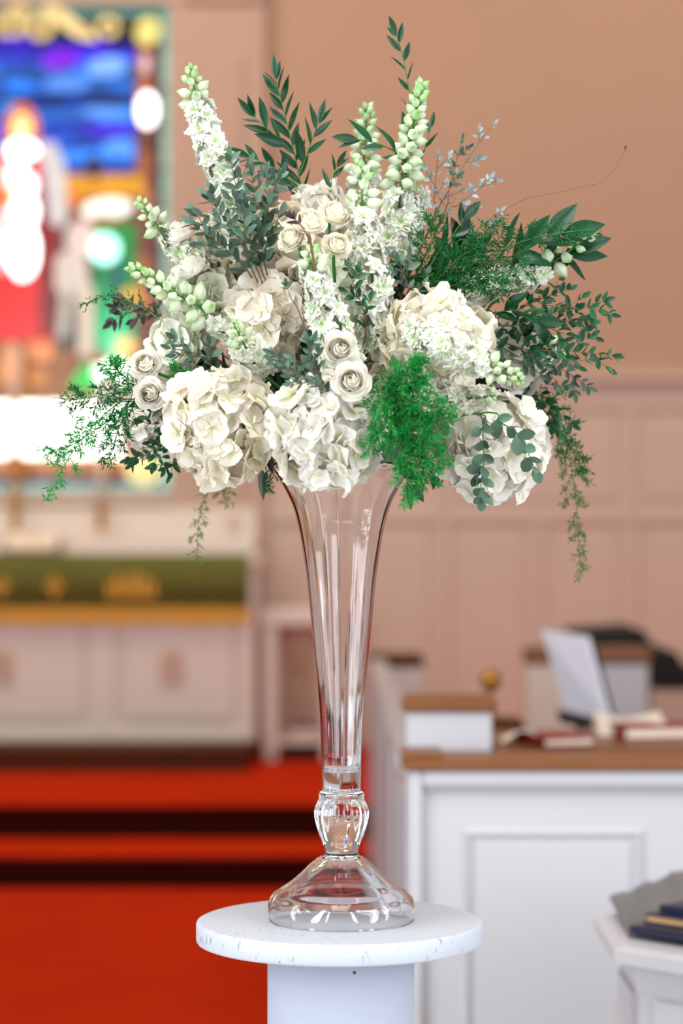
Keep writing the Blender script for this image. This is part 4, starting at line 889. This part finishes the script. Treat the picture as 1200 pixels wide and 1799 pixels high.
for i, (pts, lab, sd) in enumerate((([(835, 590, -.02), (910, 570, -.04), (990, 548, -.05), (1064, 527, -.05)], 'eucalyptus sprig with the highest right tip', 5),
        ([(840, 600, -.02), (920, 585, -.03), (990, 570, -.03), (1040, 566, -.03)], 'eucalyptus sprig second in the right fan', 5),
        ([(840, 610, -.02), (930, 615, -.05), (1010, 618, -.06), (1080, 626, -.06)], 'eucalyptus sprig reaching farthest right', 5),
        ([(840, 615, .0), (920, 630, .0), (980, 645, .0), (1035, 680, .0)], 'eucalyptus sprig lowest in the right fan', 5),
        ([(840, 580, .0), (900, 550, .0), (950, 525, .0), (1000, 508, .0)], 'eucalyptus sprig along the top of the right fan', 4),
        ([(870, 640, .04), (930, 670, .05), (965, 710, .06), (985, 760, .06)], 'darker eucalyptus sprig drooping behind the right hydrangea', 5))):
    euc([pts], lab, 24, 17, 'eucalyptus_green' if i != 3 else 'eucalyptus_leaf', side=sd, sidelen=60, seed=60 + i)
euc([[(850, 725, -.14), (880, 742, -.16), (912, 765, -.17), (930, 800, -.17), (940, 825, -.17)]], 'dangling round leaved eucalyptus over the lower right hydrangea, right strand', 34, 22, 'eucalyptus_leaf', side=0, kind='round', stem='stem_green', seed=5)
euc([[(835, 725, -.14), (848, 765, -.16), (850, 810, -.16), (845, 850, -.16), (846, 878, -.16)]], 'dangling round leaved eucalyptus over the lower right hydrangea, left strand', 27, 22, 'eucalyptus_leaf', side=1, sidelen=30, kind='round', stem='stem_green', seed=6)
for i, (pts, lab) in enumerate((([(585, 700, -.2), (560, 660, -.24), (545, 630, -.25), (540, 600, -.25)], 'grey eucalyptus sprig standing left of the upper front rose'),
        ([(580, 700, -.2), (540, 665, -.24), (510, 645, -.25), (478, 632, -.25)], 'grey eucalyptus sprig lying over the central left florets'),
        ([(585, 700, -.2), (560, 680, -.25), (535, 665, -.26), (510, 662, -.26)], 'grey eucalyptus sprig above the front hydrangea'))):
    euc([pts], lab, 22, 14, side=3, sidelen=36, seed=80 + i)
for i, (pts, lab) in enumerate((([(340, 740, -.02), (300, 770, -.04), (262, 795, -.05), (232, 815, -.05)], 'dark eucalyptus sprig trailing left below the side roses'),
        ([(345, 760, -.02), (320, 790, -.02), (300, 810, -.02), (290, 825, -.02)], 'dark eucalyptus tips below the lower left hydrangea'),
        ([(340, 720, -.02), (310, 730, -.03), (275, 745, -.03), (248, 740, -.03)], 'dark eucalyptus sprig crossing the shaded left hydrangea'))):
    euc([pts], lab, 21, 15, 'eucalyptus_green', side=3, sidelen=40, seed=90 + i)
euc([[(400, 660, -.05), (370, 640, -.07), (340, 620, -.08), (300, 612, -.08)]], 'eucalyptus sprig with rounded leaves beside the left rose pair', 26, 20, 'eucalyptus_leaf', side=3, sidelen=45, seed=93)
euc([[(330, 580, .1), (280, 550, .14), (240, 545, .16), (205, 540, .16)]], 'blurred burgundy leaved sprig behind the left budded delphinium', 30, 18, 'burgundy_leaf', side=4, sidelen=46, seed=94)
for i, (pts, lab, sd) in enumerate((([(755, 400, .02), (785, 340, .03), (825, 275, .04), (868, 218, .04)], 'wispy blue grey eucalyptus twig with the highest tip at upper right', 4),
        ([(770, 400, .02), (790, 330, .03), (800, 290, .04), (812, 245, .04)], 'wispy eucalyptus twig leaning against the tan wall', 3),
        ([(755, 400, .0), (762, 350, .0), (766, 310, .0), (770, 272, .0)], 'short wispy eucalyptus twig right of the white delphinium', 3),
        ([(770, 400, .0), (805, 360, .01), (838, 335, .01), (862, 312, .01)], 'wispy eucalyptus twig low at upper right', 3),
        ([(820, 430, -.02), (850, 395, -.02), (880, 370, -.02)], 'tiny eucalyptus twig by the base of the thin tendril', 1))):
    euc([pts], lab, 17, 26, 'eucalyptus_blue' if i != 1 else 'eucalyptus_leaf', side=sd, sidelen=36, seed=110 + i)
sprig('eucalyptus_sprig', 'foliage', EG, [[(548, 440, -.18), (540, 415, -.19), (528, 395, -.19), (516, 384, -.19)]], 'bare brown twig with few leaves before the upper roses', 'oval', 'burgundy_leaf', 26, 30, 'stem_brown', 45, .0016, 0, 0, True, .6, seed=120)
euc([[(530, 560, -.16), (512, 525, -.19), (503, 500, -.19)]], 'tiny eucalyptus tip with three leaves before the middle florets', 17, 26, 'eucalyptus_green', side=0, skip=.75, seed=121)
euc([[(735, 570, -.06), (722, 520, -.1), (708, 480, -.11), (700, 455, -.11)]], 'eucalyptus sprig right of the long white delphinium', 24, 18, 'eucalyptus_leaf', side=4, sidelen=50, seed=122)
euc([[(640, 600, -.1), (640, 550, -.13), (625, 510, -.14), (612, 470, -.14)]], 'eucalyptus sprig between the two front delphiniums', 22, 18, 'eucalyptus_green', side=3, sidelen=36, seed=123)
# ---- asparagus fern
for i, (pts, lab) in enumerate((([(668, 655, -.22), (715, 690, -.25), (760, 720, -.26), (792, 742, -.26)], 'bright green fern sprig reaching right before the shaded hydrangea'),
        ([(665, 660, -.22), (710, 720, -.25), (750, 780, -.26), (778, 815, -.26)], 'bright green fern sprig hanging diagonally at the vase rim'),
        ([(668, 665, -.22), (690, 740, -.25), (710, 810, -.26), (722, 880, -.26)], 'bright green fern sprig hanging lowest over the vase rim'),
        ([(660, 660, -.22), (670, 700, -.25), (668, 750, -.26), (652, 790, -.26)], 'bright green fern sprig over the front hydrangea right edge'),
        ([(672, 660, -.22), (715, 740, -.24), (735, 800, -.25), (752, 850, -.25)], 'bright green fern sprig in the middle of the hanging cluster'),
        ([(668, 655, -.22), (700, 660, -.25), (725, 655, -.26), (735, 650, -.26)], 'short bright green fern tip below the right hydrangea'))):
    fern(pts, lab, 'fern_green', 38, 28, 15, 1.0, seed=130 + i)
for i, (pts, lab) in enumerate((([(720, 540, -.06), (820, 470, -.08), (930, 420, -.08), (1046, 402, -.08)], 'dark fern sprig reaching to the far right tip'),
        ([(720, 540, -.06), (790, 470, -.08), (850, 420, -.08), (885, 392, -.08)], 'dark fern sprig rising toward the thin tendril'),
        ([(715, 540, -.06), (745, 470, -.08), (760, 420, -.08), (765, 380, -.08)], 'dark fern sprig upright beside the long white delphinium'),
        ([(725, 540, -.06), (800, 500, -.09), (870, 480, -.1), (940, 478, -.1)], 'dark fern sprig lying over the right horizontal delphinium'),
        ([(722, 540, -.06), (770, 490, -.09), (810, 450, -.1), (850, 430, -.1)], 'dark fern sprig in the middle of the upper right mass'),
        ([(730, 545, -.05), (790, 510, -.07), (840, 490, -.07), (890, 520, -.07)], 'dark fern sprig curving above the creamy right hydrangea'))):
    fern(pts, lab, 'fern_dark', 40, 24, 14, .8, seed=140 + i, droop=0)
for i, (pts, lab) in enumerate((([(262, 705, -.06), (200, 715, -.08), (130, 790, -.08), (82, 880, -.08)], 'trailing fern sprig drooping lowest at the far left'),
        ([(255, 690, -.06), (205, 690, -.08), (150, 700, -.08), (112, 702, -.08)], 'fern sprig pointing left at the height of the side roses'),
        ([(250, 680, -.05), (225, 665, -.07), (205, 650, -.07), (196, 636, -.07)], 'short fern tip beside the upper side rose'),
        ([(245, 715, -.06), (215, 740, -.08), (200, 780, -.08), (190, 815, -.08)], 'fern sprig hanging down left of the shaded hydrangea'),
        ([(240, 705, -.05), (190, 740, -.07), (130, 780, -.07), (78, 800, -.07)], 'fern sprig spreading left across the bright glass'))):
    fern(pts, lab, 'fern_dark' if i % 2 else 'fern_green', 32, 18, 14, 1.0, seed=150 + i)
fern([(320, 590, .0), (250, 540, .02), (190, 520, .03), (140, 538, .03)], 'thin fern sprig reaching left before the green glass', 'fern_dark', 24, 14, 10, .6, seed=160)
fern([(400, 790, .12), (375, 840, .2), (350, 910, .24), (346, 995, .25)], 'blurred fern strand hanging behind the lower left hydrangea', 'fern_olive', 26, 18, 11, .7, seed=161)
fern([(420, 790, .12), (410, 830, .2), (395, 860, .22), (398, 885, .22)], 'short blurred fern strand below the lower left hydrangea', 'fern_olive', 26, 12, 11, .7, seed=162)
fern([(920, 690, .1), (985, 760, .17), (1010, 860, .2), (1020, 1010, .22)], 'blurred fern strand hanging lowest at the right', 'fern_olive', 46, 24, 13, 1.0, seed=163)
fern([(920, 680, .08), (975, 720, .12), (1000, 780, .13), (1030, 830, .13)], 'green fern strand drooping right below the eucalyptus fan', 'fern_dark', 42, 18, 13, 1.0, seed=164)
fern([(480, 800, -.04), (478, 825, -.05), (472, 848, -.05), (468, 860, -.05)], 'small fern bit left of the vase rim', 'fern_dark', 18, 8, 10, .7, seed=165)
fern([(370, 690, -.05), (340, 670, -.08), (320, 655, -.09), (300, 650, -.09)], 'fern tuft between left roses and lower left hydrangea', 'fern_green', 30, 14, 12, .8, seed=166)
# ---- thin bare tendril at the right
tn = thing('tendril', Q(885, 405, -.04), 'thin bare brown tendril curling out to the upper right', 'twig')
stem_part(tn, [to_foam(Q(885, 440, -.04)), Q(884, 440, -.04), Q(884, 400, -.05), Q(887, 372, -.05), Q(897, 362, -.05), Q(930, 347, -.05), Q(985, 337, -.05), Q(1025, 326, -.05), Q(1050, 322, -.05), Q(1075, 302, -.05), Q(1092, 275, -.05), Q(1101, 259, -.05)], .0009, .0006, 'stem_brown', 70, 5)
MB().tube([Q(1098, 262, -.05), Q(1100, 256, -.05)], .0013, 5).build('tip', 'burgundy_leaf', tn)
